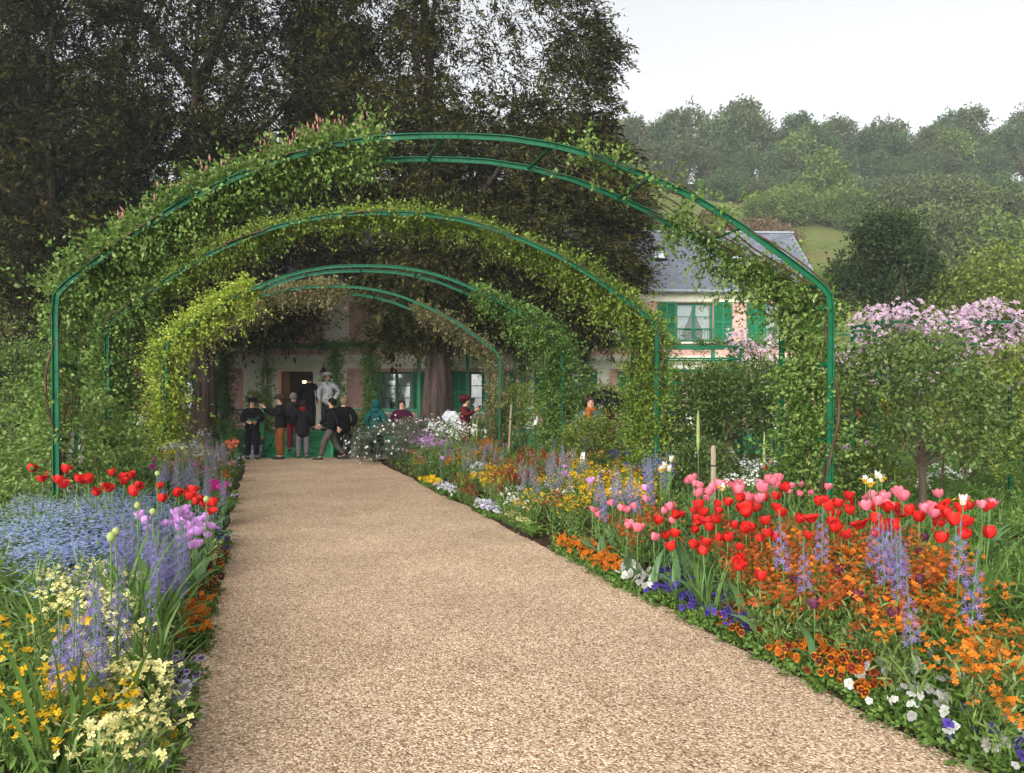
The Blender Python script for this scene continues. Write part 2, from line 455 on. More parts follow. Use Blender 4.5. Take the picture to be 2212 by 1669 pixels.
M['pz_violet'] = mat_radial('pansy_violet', [(0.0, (.5, .4, .1, 1)), (0.15, (.04, .02, .2, 1)), (1.0, (.14, .09, .45, 1))], 0.026)
M['pz_white'] = mat_radial('pansy_white', [(0.0, (.8, .6, .1, 1)), (0.2, (.6, .6, .5, 1)), (1.0, (.68, .68, .66, 1))], 0.026)
M['pz_two'] = mat_radial('pansy_purple_white', [(0.0, (.7, .5, .1, 1)), (0.2, (.10, .03, .2, 1)), (0.5, (.17, .06, .33, 1)), (0.75, (.62, .57, .76, 1)), (1.0, (.7, .68, .82, 1))], 0.026)
M['pz_lilac'] = mat_radial('pansy_pale_lilac', [(0.0, (.7, .5, .1, 1)), (0.2, (.55, .5, .75, 1)), (1.0, (.74, .72, .86, 1))], 0.026)
M['pz_yellow'] = mat_radial('pansy_yellow', [(0.0, (.5, .2, .01, 1)), (0.25, (.8, .5, .01, 1)), (1.0, (.85, .6, .02, 1))], 0.026)

# ------------------------------------------------------------------ foliage generators
def unit(a):
    return a / np.maximum(1e-9, np.linalg.norm(a, axis=-1, keepdims=True))

def leaf_quads(P, D, Nn, Ln, W, fold=0.22, mid=0.45):
    D = unit(D); Sd = unit(np.cross(D, Nn)); U = np.cross(Sd, D)
    Ln = np.asarray(Ln)[:, None]; W = np.asarray(W)[:, None]
    m = P + D * Ln * mid
    return np.stack([P, m + Sd * W / 2 + U * W * fold, P + D * Ln, m - Sd * W / 2 + U * W * fold], 1)

def quads_mesh(name, Q, mat):
    n = len(Q)
    return np_mesh(name, Q.reshape(-1, 3), np.arange(n * 4).reshape(n, 4), mat)

def shoots(B, D, Ln, m, size, droop=0.3, jit=0.7, wr=0.55, up=0.6, spread=0.0, fold=0.22, t0=0.1):
    n = len(B)
    t = np.linspace(t0, 1, m)[None, :] + rng.normal(0, 0.5 / m, (n, m))
    D = unit(D); Ln = np.broadcast_to(np.asarray(Ln, float), (n,))
    P = B[:, None, :] + D[:, None, :] * (Ln[:, None] * t)[..., None]
    P[..., 2] -= droop * Ln[:, None] * t ** 2
    if spread: P += rng.normal(0, spread, P.shape)
    d = np.repeat(D[:, None, :], m, 1) + rng.normal(0, jit, P.shape)
    d[..., 2] -= droop * t
    Nv = rng.normal(0, 0.55, P.shape); Nv[..., 2] += up
    P = P.reshape(-1, 3); d = d.reshape(-1, 3); Nv = Nv.reshape(-1, 3)
    s = size * rng.uniform(0.55, 1.25, len(P))
    return leaf_quads(P, d, Nv, s, s * wr, fold)

def rdir(n, zmin=-1.0):
    v = unit(rng.normal(0, 1, (n, 3)))
    v[:, 2] = np.where(v[:, 2] < zmin, -v[:, 2], v[:, 2])
    return v

def in_poly(pts, poly):
    x, y = pts[:, 0], pts[:, 1]
    c = np.zeros(len(pts), bool)
    n = len(poly)
    for i in range(n):
        x1, y1 = poly[i]; x2, y2 = poly[(i + 1) % n]
        k = ((y1 > y) != (y2 > y)) & (x < (x2 - x1) * (y - y1) / ((y2 - y1) + 1e-12) + x1)
        c ^= k
    return c

def poly_dist(pts, poly):
    d = np.full(len(pts), 1e9)
    n = len(poly)
    for i in range(n):
        a = np.array(poly[i], float); b = np.array(poly[(i + 1) % n], float)
        ab = b - a
        t = np.clip(((pts - a) @ ab) / (ab @ ab), 0, 1)
        d = np.minimum(d, np.linalg.norm(pts - (a + t[:, None] * ab), axis=1))
    return d

# ------------------------------------------------------------------ ground
def XR(Y): return 3.08 - 0.315 * Y
def XL(Y): return -0.38 - 0.314 * Y
def sstep(a, b, x):
    t = np.clip((x - a) / (b - a), 0, 1); return t * t * (3 - 2 * t)
def zg(X, Y):
    X = np.asarray(X, float); Y = np.asarray(Y, float)
    u = np.maximum(X - XR(Y), XL(Y) - X)
    h = 0.02 + 0.27 * sstep(0.0, 1.5, u)
    return np.where(u < 0, 0.0, h * (1 - sstep(20.5, 22.2, Y)))

def hill_z(X, Y):
    base = 0.435 * np.clip(Y - 47, 0, 96) + 0.05 * np.clip(Y - 143, 0, 400)
    w = 0.7 * np.sin(X * 0.05 + 1.0) + 0.9 * np.sin(X * 0.021 + Y * 0.03) + 0.5 * np.sin(Y * 0.11 + X * 0.07)
    return base + w * sstep(50, 80, Y) - 0.03

def grid_mesh(name, xs, ys, zf, mat, smooth=True):
    X, Y = np.meshgrid(xs, ys)
    Z = zf(X, Y)
    V = np.stack([X, Y, Z], -1).reshape(-1, 3)
    nx, ny = len(xs), len(ys)
    i = np.arange(nx * ny).reshape(ny, nx)
    F = np.stack([i[:-1, :-1], i[:-1, 1:], i[1:, 1:], i[1:, :-1]], -1).reshape(-1, 4)
    return np_mesh(name, V, F, mat, smooth)

o = obj('ground', grid_mesh('ground', np.linspace(-420, 420, 141), np.concatenate([np.linspace(-60, 44, 12), np.linspace(47, 160, 60), np.linspace(170, 700, 30)]), hill_z, M['grass']))
tag(o, kind='structure')

# gravel path (a sheet with slightly irregular edges) and the forecourt in front of the steps
def path_mesh():
    ys = np.linspace(-8, 22.6, 154)
    us = np.linspace(0, 1, 9)
    V = []
    for y in ys:
        a = XL(y) - 0.10 + 0.035 * math.sin(y * 5.1) + rng.normal(0, 0.012)
        b = XR(y) + 0.10 + 0.035 * math.sin(y * 4.3 + 1) + rng.normal(0, 0.012)
        for u in us:
            V.append((a + (b - a) * u, y, 0.006 + 0.02 * math.sin(math.pi * u) + 0.004 * math.sin(y * 1.3 + u * 5)))
    i = np.arange(len(V)).reshape(len(ys), len(us))
    F = np.stack([i[:-1, :-1], i[:-1, 1:], i[1:, 1:], i[1:, :-1]], -1).reshape(-1, 4)
    return np_mesh('gravel_path', V, F, M['gravel'], True)
gp = tag(obj('gravel_path', path_mesh()), kind='structure')
fc = MB(); fc.add([(-16, 22.4, -0.002), (6, 22.4, -0.002), (6, 24.6, -0.002), (-16, 24.6, -0.002)], [(0, 1, 2, 3)])
tag(fc.build('forecourt', M['gravel']), kind='structure')

# loose stones on the near stretch of the path
def pebbles():
    n = 30000
    Y = 2.6 + (11.0 - 2.6) * rng.random(n) ** 1.7
    u = rng.random(n)
    X = XL(Y) - 0.05 + (XR(Y) - XL(Y) + 0.1) * u
    Z = 0.008 + 0.02 * np.sin(np.pi * u)
    r = rng.uniform(0.003, 0.0068, n)
    base = np.array([[1, 0, 0], [0, 1, 0], [-1, 0, 0], [0, -1, 0], [0, 0, 1]], float)
    a = rng.random(n) * 6.28
    ca, sa = np.cos(a), np.sin(a)
    el = rng.uniform(0.7, 1.3, n)
    V = np.empty((n, 5, 3))
    for k in range(5):
        bx, by = base[k, 0] * el, base[k, 1] / el
        V[:, k, 0] = X + r * (bx * ca - by * sa)
        V[:, k, 1] = Y + r * (bx * sa + by * ca)
        V[:, k, 2] = Z + r * (base[k, 2] * 0.75 - 0.15)
    F = np.array([[0, 1, 4], [1, 2, 4], [2, 3, 4], [3, 0, 4]])
    F = (np.arange(n)[:, None, None] * 5 + F[None]).reshape(-1, 3)
    return np_mesh('gravel_stones', V.reshape(-1, 3), F, M['pebble'])
tag(obj('gravel_stones', pebbles()), 'loose tan gravel stones strewn over the path', 'gravel', kind='stuff')

# flower beds (soil)
def bed_mesh(side):
    ys = np.linspace(-6, 22.3, 115)
    us = np.concatenate([np.linspace(0, 1.6, 12), np.linspace(2, 5, 6), np.linspace(7, 26, 6)])
    V = []
    for y in ys:
        for u in us:
            x = XR(y) + u if side > 0 else XL(y) - u
            V.append((x, y, float(zg(x, y)) + (0.012 * math.sin(x * 9 + y * 7) if u > 0.1 else -0.02)))
    i = np.arange(len(V)).reshape(len(ys), len(us))
    F = np.stack([i[:-1, :-1], i[:-1, 1:], i[1:, 1:], i[1:, :-1]], -1).reshape(-1, 4)
    if side < 0: F = F[:, ::-1]
    me = np_mesh('flower_bed', V, F, M['soil'], True)
    me.materials.append(M['lawn'])                       # lawn beyond the planted strip
    me.polygons.foreach_set('material_index', np.tile((us[:-1] >= 4.3).astype(np.int32), len(ys) - 1))
    return me
tag(obj('flower_bed', bed_mesh(1)), kind='structure')
tag(obj('flower_bed', bed_mesh(-1)), kind='structure')

# ------------------------------------------------------------------ the house
HYD = 26.5
def hx(px): return (px - CX) / FPX * HYD
def hz(py): return CAMZ + (HY - py) / FPX * HYD
house = empty('pink_house', (0, HYD, 0), R(2.0))
tag(house, 'long two storey pink house with green shutters and slate roof behind the garden', 'house')
HX0, HX1 = -14.2, hx(1770)
DEEP = 4.9

def wall_holes(name, x0, x1, z0, z1, holes, mat, t=0.3, y=0.0):
    xs = sorted(set([x0, x1] + [h[0] for h in holes] + [h[1] for h in holes]))
    zs = sorted(set([z0, z1] + [h[2] for h in holes] + [h[3] for h in holes]))
    b = MB()
    for i in range(len(xs) - 1):
        for j in range(len(zs) - 1):
            cx, cz = (xs[i] + xs[i + 1]) / 2, (zs[j] + zs[j + 1]) / 2
            if any(h[0] < cx < h[1] and h[2] < cz < h[3] for h in holes): continue
            b.add([(xs[i], y, zs[j]), (xs[i + 1], y, zs[j]), (xs[i + 1], y, zs[j + 1]), (xs[i], y, zs[j + 1])], [(0, 1, 2, 3)])
    for (a, c, d, e) in holes:
        b.add([(a, y, d), (c, y, d), (c, y + t, d), (a, y + t, d)], [(0, 1, 2, 3)])
        b.add([(a, y, e), (c, y, e), (c, y + t, e), (a, y + t, e)], [(3, 2, 1, 0)])
        b.add([(a, y, d), (a, y, e), (a, y + t, e), (a, y + t, d)], [(3, 2, 1, 0)])
        b.add([(c, y, d), (c, y, e), (c, y + t, e), (c, y + t, d)], [(0, 1, 2, 3)])
    return b.build(name, mat, house)

GW = [(-10.05 - 3.05, None), ]
g_top, g_bot = hz(803), hz(889)
def gw(px0, px1): return (hx(px0), hx(px1), g_bot, g_top)
g_open = [gw(395, 455), gw(825, 890), gw(1009, 1079), gw(1190, 1256), gw(1370, 1436), gw(1560, 1626)]
door_open = (hx(608), hx(680), 0.74, hz(802))
u_top, u_bot = hz(652), hz(737)
u_c = [hx(1504) - 3.02 * k for k in range(-1, 7)]
u_open = [(c - 0.62, c + 0.62, u_bot, u_top) for c in u_c if abs(c - hx(729)) > 1.0]
z_c0, z_c1 = hz(796), hz(768)
zf0, zf1 = hz(650), hz(627)
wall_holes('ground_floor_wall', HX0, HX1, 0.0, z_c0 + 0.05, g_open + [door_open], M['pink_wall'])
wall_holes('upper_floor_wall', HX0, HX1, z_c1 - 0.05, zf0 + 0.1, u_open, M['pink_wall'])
b = MB()      # back and end walls
b.add([(HX0, DEEP, 0), (HX1, DEEP, 0), (HX1, DEEP, 5.4), (HX0, DEEP, 5.4)], [(3, 2, 1, 0)])
for x in (HX0, HX1):
    b.add([(x, 0, 0), (x, DEEP, 0), (x, DEEP, 5.4), (x, DEEP / 2, 7.7), (x, 0, 5.4)], [(0, 1, 2, 3, 4) if x > 0 else (4, 3, 2, 1, 0)])
b.build('rear_wall', M['pink_wall'], house)
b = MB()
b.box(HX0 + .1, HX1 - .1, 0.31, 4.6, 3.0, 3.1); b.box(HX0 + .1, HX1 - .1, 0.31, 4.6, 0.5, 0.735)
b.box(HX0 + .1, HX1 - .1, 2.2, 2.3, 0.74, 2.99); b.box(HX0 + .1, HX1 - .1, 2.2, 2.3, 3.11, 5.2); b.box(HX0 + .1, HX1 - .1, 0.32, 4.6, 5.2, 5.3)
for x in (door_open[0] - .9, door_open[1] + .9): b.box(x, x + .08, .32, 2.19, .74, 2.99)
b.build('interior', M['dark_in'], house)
# cornices, bands, pilasters
b = MB()
b.box(HX0 - .05, HX1 + .05, -0.10, 0.02, z_c0, z_c0 + 0.17); b.box(HX0 - .1, HX1 + .1, -0.17, 0.02, z_c0 + 0.172, z_c0 + 0.26)
b.box(HX0 - .15, HX1 + .15, -0.30, 0.02, z_c0 + 0.262, z_c1); b.build('cornice', M['cream'], house)
b = MB()
b.box(HX0 - .05, HX1 + .05, -0.06, 0.02, zf0, zf0 + .22); b.box(HX0 - .1, HX1 + .1, -0.14, 0.02, zf0 + .222, zf1); b.build('frieze', M['cream'], house)
for (a, c) in ((hx(533), hx(570)), (hx(582), hx(607.5)), (hx(680.5), hx(697)), (hx(718), hx(752)), (hx(1130), hx(1152)), (hx(1290), hx(1316)), (hx(1485), hx(1510)), (hx(1660), hx(1690))):
    bb = MB(); bb.box(a, c, -0.055, 0.02, 0.0, z_c0 - .002); bb.box(a - .02, c + .02, -0.075, 0.02, z_c0 - .13, z_c0 - .004)
    bb.build('pilaster', M['cream'], house)
for (a, c) in ((hx(706), hx(722)), (hx(732), hx(756))):
    bb = MB(); bb.box(a, c, -0.055, 0.02, z_c1 + .002, zf0 - .002); bb.build('pilaster', M['cream'], house)
bb = MB(); bb.box(hx(722), hx(732), -0.03, 0.02, z_c1 + .002, zf0 - .002); bb.build('wall_panel', M['cream'], house)
bb = MB(); bb.box(hx(600), hx(690), -0.085, 0.02, hz(801.5), hz(796.5)); bb.build('door_lintel', M['cream'], house)

def shutter_mesh(w, h):
    b = MB(); fr = 0.055; t = 0.04
    b.box(0, fr, -t, 0, 0, h); b.box(w - fr, w, -t, 0, 0, h); b.box(w / 2 - .03, w / 2 + .03, -t, 0, fr, h - fr)
    b.box(fr, w - fr, -t, 0, 0, fr * 1.3); b.box(fr, w - fr, -t, 0, h - fr, h); b.box(fr, w - fr, -t * .98, 0, h * .48, h * .48 + fr)
    b.box(fr * .5, w - fr * .5, -.008, -.002, .01, h - .01)
    for x0, x1 in ((fr, w / 2 - .03), (w / 2 + .03, w - fr)):
        for z0, z1 in ((fr * 1.3, h * .48), (h * .48 + fr, h - fr)):
            n = int((z1 - z0) / .048)
            for k in range(n):
                z = z0 + (k + .5) * (z1 - z0) / n
                b.add([(x0, -.032, z - .018), (x1, -.032, z - .018), (x1, -.012, z + .016), (x0, -.012, z + .016)], [(0, 1, 2, 3)])
    return b.mesh('shutter', M['green_wood'])

def curtain_mesh(w, h, tied):
    n = 22; rows = 8; V = []; F = []
    for j in range(rows + 1):
        z = h * j / rows
        ww = w * (1.0 if not tied else (0.35 + 0.65 * max(0, (j / rows - .3) / .7) ** .7 if j / rows > .3 else .35 + .12 * (1 - j / rows / .3)))
        for i in range(n + 1):
            V.append((ww * i / n, 0.018 * math.sin(i * 1.9) + 0.01 * math.sin(i * .7), z))
    for j in range(rows):
        for i in range(n):
            a = j * (n + 1) + i; F.append((a, a + 1, a + n + 2, a + n + 1))
    me = bpy.data.meshes.new('curtain'); me.from_pydata(V, [], F); me.materials.append(M['curtain'])
    me.polygons.foreach_set('use_smooth', [True] * len(F)); return me

def window(hole, upper, sh_w=0.63):
    a, c, z0, z1 = hole
    w, h = c - a, z1 - z0
    root = empty('window'); root.parent = house; root.location = (a, 0.10, z0)
    b = MB(); f = .06
    b.box(0, f, 0, .07, 0, h); b.box(w - f, w, 0, .07, 0, h); b.box(f, w - f, 0, .07, 0, f); b.box(f, w - f, 0, .07, h - f, h)
    b.box(w / 2 - .05, w / 2 + .05, -.01, .07, f, h - f)
    for k in (1, 2):
        z = f + (h - 2 * f) * k / 3
        b.box(f, w / 2 - .05, .01, .05, z - .014, z + .014); b.box(w / 2 + .05, w - f, .01, .05, z - .014, z + .014)
    b.build('window_frame', M['green_wood'], root)
    for x0, x1 in ((f, w / 2 - .05), (w / 2 + .05, w - f)):
        for k in range(3):
            za, zb = f + (h - 2 * f) * k / 3 + .014, f + (h - 2 * f) * (k + 1) / 3 - .014
            g = MB(); g.box(x0, x1, .028, .034, za, zb); g.build('pane', M['glass'], root)
    cw = curtain_mesh(w * .46, h - .1, True)
    obj('curtain', cw, root, (f, .16, .05)); obj('curtain', cw, root, (w - f, .16, .05), None, (-1, 1, 1))
    s = MB(); s.box(a - .08, c + .08, -.1, .1, z0 - .09, z0 - .004); s.build('window_sill', M['cream'], house)
    if upper:
        r = MB(); r.box(a, c, -.06, -.03, z0 + .42, z0 + .45); r.box(a, c, -.06, -.03, z0 + .04, z0 + .07)
        n = 13
        for k in range(n + 1):
            x = a + .01 + (w - .02) * k / n
            r.box(x - .006, x + .006, -.05, -.038, z0 + .07, z0 + .42)
        r.build('balustrade', M['green_wood'], house)
    sm = shutter_mesh(sh_w, h + .04)
    obj('shutter', sm, house, (a - sh_w - .015, -.012, z0 - .02)); obj('shutter', sm, house, (c + .015, -.012, z0 - .02))
for hgt in g_open: window(hgt, False, 0.52)
for hgt in u_open: window(hgt, True, 0.63)

# open front door, its frame, a lit hanging lamp inside
d0, d1, dz0, dz1 = door_open
dr = empty('door'); dr.parent = house; dr.location = (d0, 0.31, dz0)
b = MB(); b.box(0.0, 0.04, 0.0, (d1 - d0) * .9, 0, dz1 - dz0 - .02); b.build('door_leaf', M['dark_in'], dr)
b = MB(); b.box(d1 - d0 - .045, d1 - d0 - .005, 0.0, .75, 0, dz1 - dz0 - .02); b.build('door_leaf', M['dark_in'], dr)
b = MB(); b.ball((d1 - d0 - .06, .62, 1.0), .03); b.build('door_knob', M['cream'], dr)
lx = hx(646)
b = MB(); b.ball((lx, 1.05, hz(823)), .07); lam = b.build('ceiling_lamp', M['lamp'], house)
b = MB(); b.lathe([(.02, .12), (.10, .10), (.19, .03)], (lx, 1.05, hz(823)), 14); b.tube([(lx, 1.05, hz(823) + .1), (lx, 1.05, 2.99)], .012, 6); b.build('lamp_shade', M['iron'], lam)
pl = bpy.data.lights.new('lamp_light', 'POINT'); pl.energy = 6; pl.color = (1, .65, .32); pl.shadow_soft_size = .08
po = bpy.data.objects.new('lamp_light', pl); COL.objects.link(po); po.parent = house; po.location = (lx, .95, hz(823) - .12)
b = MB(); b.box(hx(664), hx(672), 2.14, 2.18, hz(835), hz(820)); b.build('picture_frame', M['bark'], house)

# roof: slates laid course by course
e_y, e_z, r_y, r_z = -0.36, hz(626), DEEP / 2, hz(626) + 2.50
rl = math.hypot(r_y - e_y, r_z - e_z); ang = math.atan2(r_z - e_z, r_y - e_y)
roof = empty('roof'); roof.parent = house
b = MB()
b.add([(HX0 - .2, e_y, e_z - .05), (HX1 + .2, e_y, e_z - .05), (HX1 + .2, r_y, r_z - .05), (HX0 - .2, r_y, r_z - .05)], [(0, 1, 2, 3)])
b.add([(HX0 - .2, DEEP + .36, e_z - .05), (HX1 + .2, DEEP + .36, e_z - .05), (HX1 + .2, r_y, r_z - .05), (HX0 - .2, r_y, r_z - .05)], [(3, 2, 1, 0)])
b.add([(HX0 - .2, e_y, e_z - .12), (HX1 + .2, e_y, e_z - .12), (HX1 + .2, .02, e_z - .12), (HX0 - .2, .02, e_z - .12)], [(0, 1, 2, 3)])
b.build('roof_deck', M['zinc'], roof)
expo, sw = 0.142, 0.205
ncourse = int(rl / expo); ns = int((HX1 + .3 - HX0) / sw)
b1 = MB(); b1.box(-sw / 2 + .004, sw / 2 - .004, 0, expo * 1.25, 0.0, .011)
slate_vars = []
for k in range(6):
    bb = MB(); j = [random.uniform(-.004, .004) for _ in range(4)]
    bb.box(-sw / 2 + .004 + j[0] * .5, sw / 2 - .004 + j[1] * .5, j[2], expo * 1.25, 0.0, .012)
    slate_vars.append(bb.mesh('slate', M['slate']))
ca, sa = math.cos(ang), math.sin(ang)
rest = MB(); made = 0
sky_c = [(hx(1441), .57), (hx(1622), .57)]
tilt = 0.035
for c in range(ncourse):
    for k in range(ns):
        x = HX0 - .15 + sw * (k + .5 + (.5 if c % 2 else 0))
        d = c * expo
        if x > HX1 + .2 or any(abs(x - sx) < .33 and abs(d / rl - sd) < .12 for sx, sd in sky_c): continue
        y, z = e_y + d * ca, e_z + d * sa
        if 4.9 < x < 7.5 and made < 300:
            obj('slate', slate_vars[random.randrange(6)], roof, (x, y, z), (ang - tilt, 0, random.uniform(-.012, .012)), (1, 1, 1)); made += 1
        else:
            c2, s2 = math.cos(ang - tilt), math.sin(ang - tilt)
            jx = random.uniform(-.003, .003); jy = random.uniform(-.004, .004)
            v = []
            for (vx, vy, vz) in ((-sw / 2 + .004, jy, 0), (sw / 2 - .004, jy, 0), (sw / 2 - .004, expo * 1.25, 0), (-sw / 2 + .004, expo * 1.25, 0)):
                for t in (0, .012):
                    v.append((x + vx + jx, y + vy * c2 - (t) * s2, z + vy * s2 + t * c2))
            rest.add(v, [(1, 3, 5, 7), (0, 2, 3, 1), (2, 4, 5, 3), (6, 0, 1, 7)])
tag(rest.build('slate_courses', M['slate'], roof), kind='stuff')
b = MB(); b.box(HX0 - .2, HX1 + .2, r_y - .09, r_y + .09, r_z - .03, r_z + .035); b.build('ridge_cap', M['zinc'], roof)
b = MB(); b.tube([(HX0 - .2, e_y - .05, e_z - .06), (HX1 + .2, e_y - .05, e_z - .06)], .06, 10); b.build('gutter', M['zinc'], roof)
for sx, sd in sky_c:
    s = empty('skylight'); s.parent = roof; s.location = (sx, e_y + rl * sd * ca, e_z + rl * sd * sa); s.rotation_euler = (ang, 0, 0)
    b = MB(); w, h = .27, .36
    b.box(-w, -w + .05, -h, h, 0, .07); b.box(w - .05, w, -h, h, 0, .07); b.box(-w + .05, w - .05, -h, -h + .06, 0, .07); b.box(-w + .05, w - .05, h - .14, h, 0, .09)
    b.build('skylight_frame', M['iron'], s)
    b = MB(); b.box(-w + .05, w - .05, -h + .06, h - .14, .02, .045); b.build('pane', M['skylight'], s)
chx = hx(1553) * 1.07
b = MB(); b.box(chx - .26, chx + .26, r_y - .05, r_y + .5, r_z - .9, r_z + .62); b.box(chx - .31, chx + .31, r_y - .1, r_y + .55, r_z + .62, r_z + .72); b.box(chx - .27, chx + .27, r_y - .06, r_y + .51, r_z + .72, r_z + .8)
chm = b.build('chimney', M['brick'], roof)
b = MB(); b.lathe([(.12, 0), (.1, .22), (.12, .24)], (chx, r_y + .22, r_z + .8), 12); b.build('chimney_pot', M['brick'], chm)

# lanterns beside the door
for px in (587, 705):
    ln = empty('wall_lantern', (0, 0, 0)); 
    pos = Matrix.Translation((0, HYD, 0)) @ Matrix.Rotation(R(2), 4, 'Z') @ Vector((hx(px), -0.10, hz(822)))
    ln.location = pos; ln.rotation_euler = (0, 0, R(2))
    tag(ln, 'black iron lantern with tapered glass on the wall beside the open door', 'lantern', 'wall lanterns flanking the front door')
    b = MB(); b.lathe([(.065, 0), (.105, .26)], (0, -.14, 0), 4); b.build('lantern_glass', M['frost'], ln)
    b = MB()
    for k in range(4):
        a = math.pi / 2 * k
        b.tube([(.067 * math.cos(a), -.14 + .067 * math.sin(a), 0), (.108 * math.cos(a), -.14 + .108 * math.sin(a), .26)], .01, 5)
    b.lathe([(.07, -.02), (.07, .005), (.0, .005)], (0, -.14, 0), 8); b.build('lantern_frame', M['iron'], ln)
    b = MB(); b.lathe([(.15, .25), (.12, .30), (.05, .38), (.05, .42), (.02, .44), (.02, .5), (0, .5)], (0, -.14, 0), 10); b.build('lantern_cap', M['iron'], ln)
    b = MB(); b.tube([(0, .06, .56), (0, -.06, .6), (0, -.14, .5)], .014, 6); b.box(-.03, .03, .04, .07, .4, .64); b.build('bracket', M['iron'], ln)

# ------------------------------------------------------------------ veranda with deck, rails and posts
ver = empty('veranda', (0, 24.2, 0))
tag(ver, 'green wooden veranda with posts and crossed railings along the house front', 'veranda')
SX0, SX1 = -7.08, -5.2                   # steps
b = MB(); b.box(-13.5, 9.5, 0.02, 2.05, .60, .72); b.build('deck', M['green_wood'], ver)
b = MB(); b.box(-13.5, SX0 - .1, 0.0, .05, 0.02, .595); b.box(SX1 + .1, 9.5, 0.0, .05, .02, .595); b.build('skirting', M['green_wood'], ver)
post_px = [400, 490, 576, 725, 800, 905, 1010, 1130, 1262, 1400, 1540]
post_x = [(p - CX) / FPX * 24.5 for p in post_px]
for x in post_x:
    bb = MB(); bb.box(x - .055, x + .055, .22, .33, .72, 3.25); bb.build('post', M['green_wood'], ver)
b = MB(); b.box(-13.5, 9.5, .24, .31, 3.25, 3.35); b.build('beam', M['green_wood'], ver)
for x in post_x + [-12.5]:
    bb = MB(); bb.box(x - .03, x + .03, .32, 2.0, 3.352, 3.42); bb.build('rafter', M['green_wood'], ver)
xs = sorted([-13.4] + post_x + [9.4])
for a, c in zip(xs[:-1], xs[1:]):
    if a > SX0 - .9 and c < SX1 + .3 and c - a > 1.5: continue
    if (a + c) / 2 > SX0 and (a + c) / 2 < SX1: continue
    rr = MB(); rr.box(a + .06, c - .06, .24, .30, 1.33, 1.39); rr.box(a + .06, c - .06, .25, .29, .82, .86)
    rr.bar((a + .06, .27, .86), (c - .06, .27, 1.33), .03, .04, up=(0, 1, 0)); rr.bar((a + .06, .30, 1.33), (c - .06, .30, .86), .03, .04, up=(0, 1, 0))
    rr.build('railing', M['green_wood'], ver)

st = empty('garden_steps', ((SX0 + SX1) / 2, 22.8, 0))
tag(st, 'bright green wooden steps rising to the front door veranda', 'steps')
hw = (SX1 - SX0) / 2
for k in range(5):
    b = MB(); z1 = .144 * (k + 1) - (.006 if k == 4 else 0)
    b.box(-hw, hw, .28 * k, .28 * k + .30, z1 - .035, z1); b.box(-hw + .02, hw - .02, .28 * k + .025, .28 * k + .055, z1 - .144, z1 - .037)
    b.build('step', M['green_step'], st)
for s in (-1, 1):
    b = MB(); x = s * (hw + .05); b.box(x - .045, x + .045, -.06, .03, 0, 1.42); b.box(x - .055, x + .055, -.07, .04, 1.42, 1.46); b.build('newel_post', M['green_step'], st)
    b = MB(); b.add([(x - .03, .03, 0), (x + .03, .03, 0), (x + .03, 1.4, 0), (x - .03, 1.4, 0), (x - .03, .03, .16), (x + .03, .03, .16), (x + .03, 1.4, .72), (x - .03, 1.4, .72)], [(0, 3, 2, 1), (4, 5, 6, 7), (0, 1, 5, 4), (1, 2, 6, 5), (2, 3, 7, 6), (3, 0, 4, 7)])
    b.build('stringer', M['green_step'], st)

# ------------------------------------------------------------------ arches over the path, and their climbers
AP = [(0, 4.40), (.35, 4.395), (.69, 4.375), (1.17, 4.30), (1.66, 4.17), (2.14, 3.98), (2.62, 3.76), (3.1, 3.47), (3.59, 3.12), (3.92, 2.87), (4.05, 2.74), (4.07, 2.55), (4.06, 1.3), (4.05, 0.0)]
def arch_curve(n=150):
    half = np.array(AP)
    full = np.concatenate([np.stack([-half[::-1, 0], half[::-1, 1]], 1), half[1:]])
    d = np.concatenate([[0], np.cumsum(np.linalg.norm(np.diff(full, axis=0), axis=1))])
    t = np.linspace(0, d[-1], n)
    return t, np.stack([np.interp(t, d, full[:, 0]), np.interp(t, d, full[:, 1])], 1), d[-1]
AT, AC, ALEN = arch_curve()
def arch_pt(s):
    """s in 0..1 from the foot on the left border to the foot on the right border"""
    t = np.asarray(s) * ALEN
    return np.interp(t, AT, AC[:, 0]), np.interp(t, AT, AC[:, 1])
def s_of_x(x, cx, sc):
    """arch parameter of the rib point at photo column offset (metres from centre), roof part only"""
    m = AC[:, 1] > 2.72
    return np.interp(x, AC[m, 0], AT[m] / ALEN)

ARCHES = [  # Y front, Y back, centre X at front
    (8.3, 9.1, -0.72), (11.7, 12.5, -1.91), (16.2, 16.85, -3.02), (19.1, 20.3, -4.33)]
SL = -0.30
def rib_mesh(name, zb):
    """T section swept along the curve: flange on top, web below"""
    sec = [(-.030, .0), (.030, .0), (.030, -.010), (.006, -.010), (.006, -.058), (-.006, -.058), (-.006, -.010), (-.030, -.010)]
    P = AC; n = len(P); V = []; F = []
    for i in range(n):
        d = P[min(i + 1, n - 1)] - P[max(i - 1, 0)]; d = d / np.linalg.norm(d)
        nrm = np.array([-d[1], d[0]])          # outward
        for (sy, so) in sec:
            V.append((P[i, 0] + nrm[0] * so, sy, max(zb, P[i, 1] + nrm[1] * so) if i in (0, n - 1) else P[i, 1] + nrm[1] * so))
    k = len(sec)
    for i in range(n - 1):
        for j in range(k):
            F.append((i * k + j, (i + 1) * k + j, (i + 1) * k + (j + 1) % k, i * k + (j + 1) % k))
    me = bpy.data.meshes.new(name); me.from_pydata(V, [], F); me.materials.append(M['green_paint']); return me
RIB = rib_mesh('rib', 0)
arch_desc = ['bare topped and standing among red tulips', 'leafy all the way over its top', 'bare topped, lime green rose on one leg', 'closest to the green steps, with olive rose']
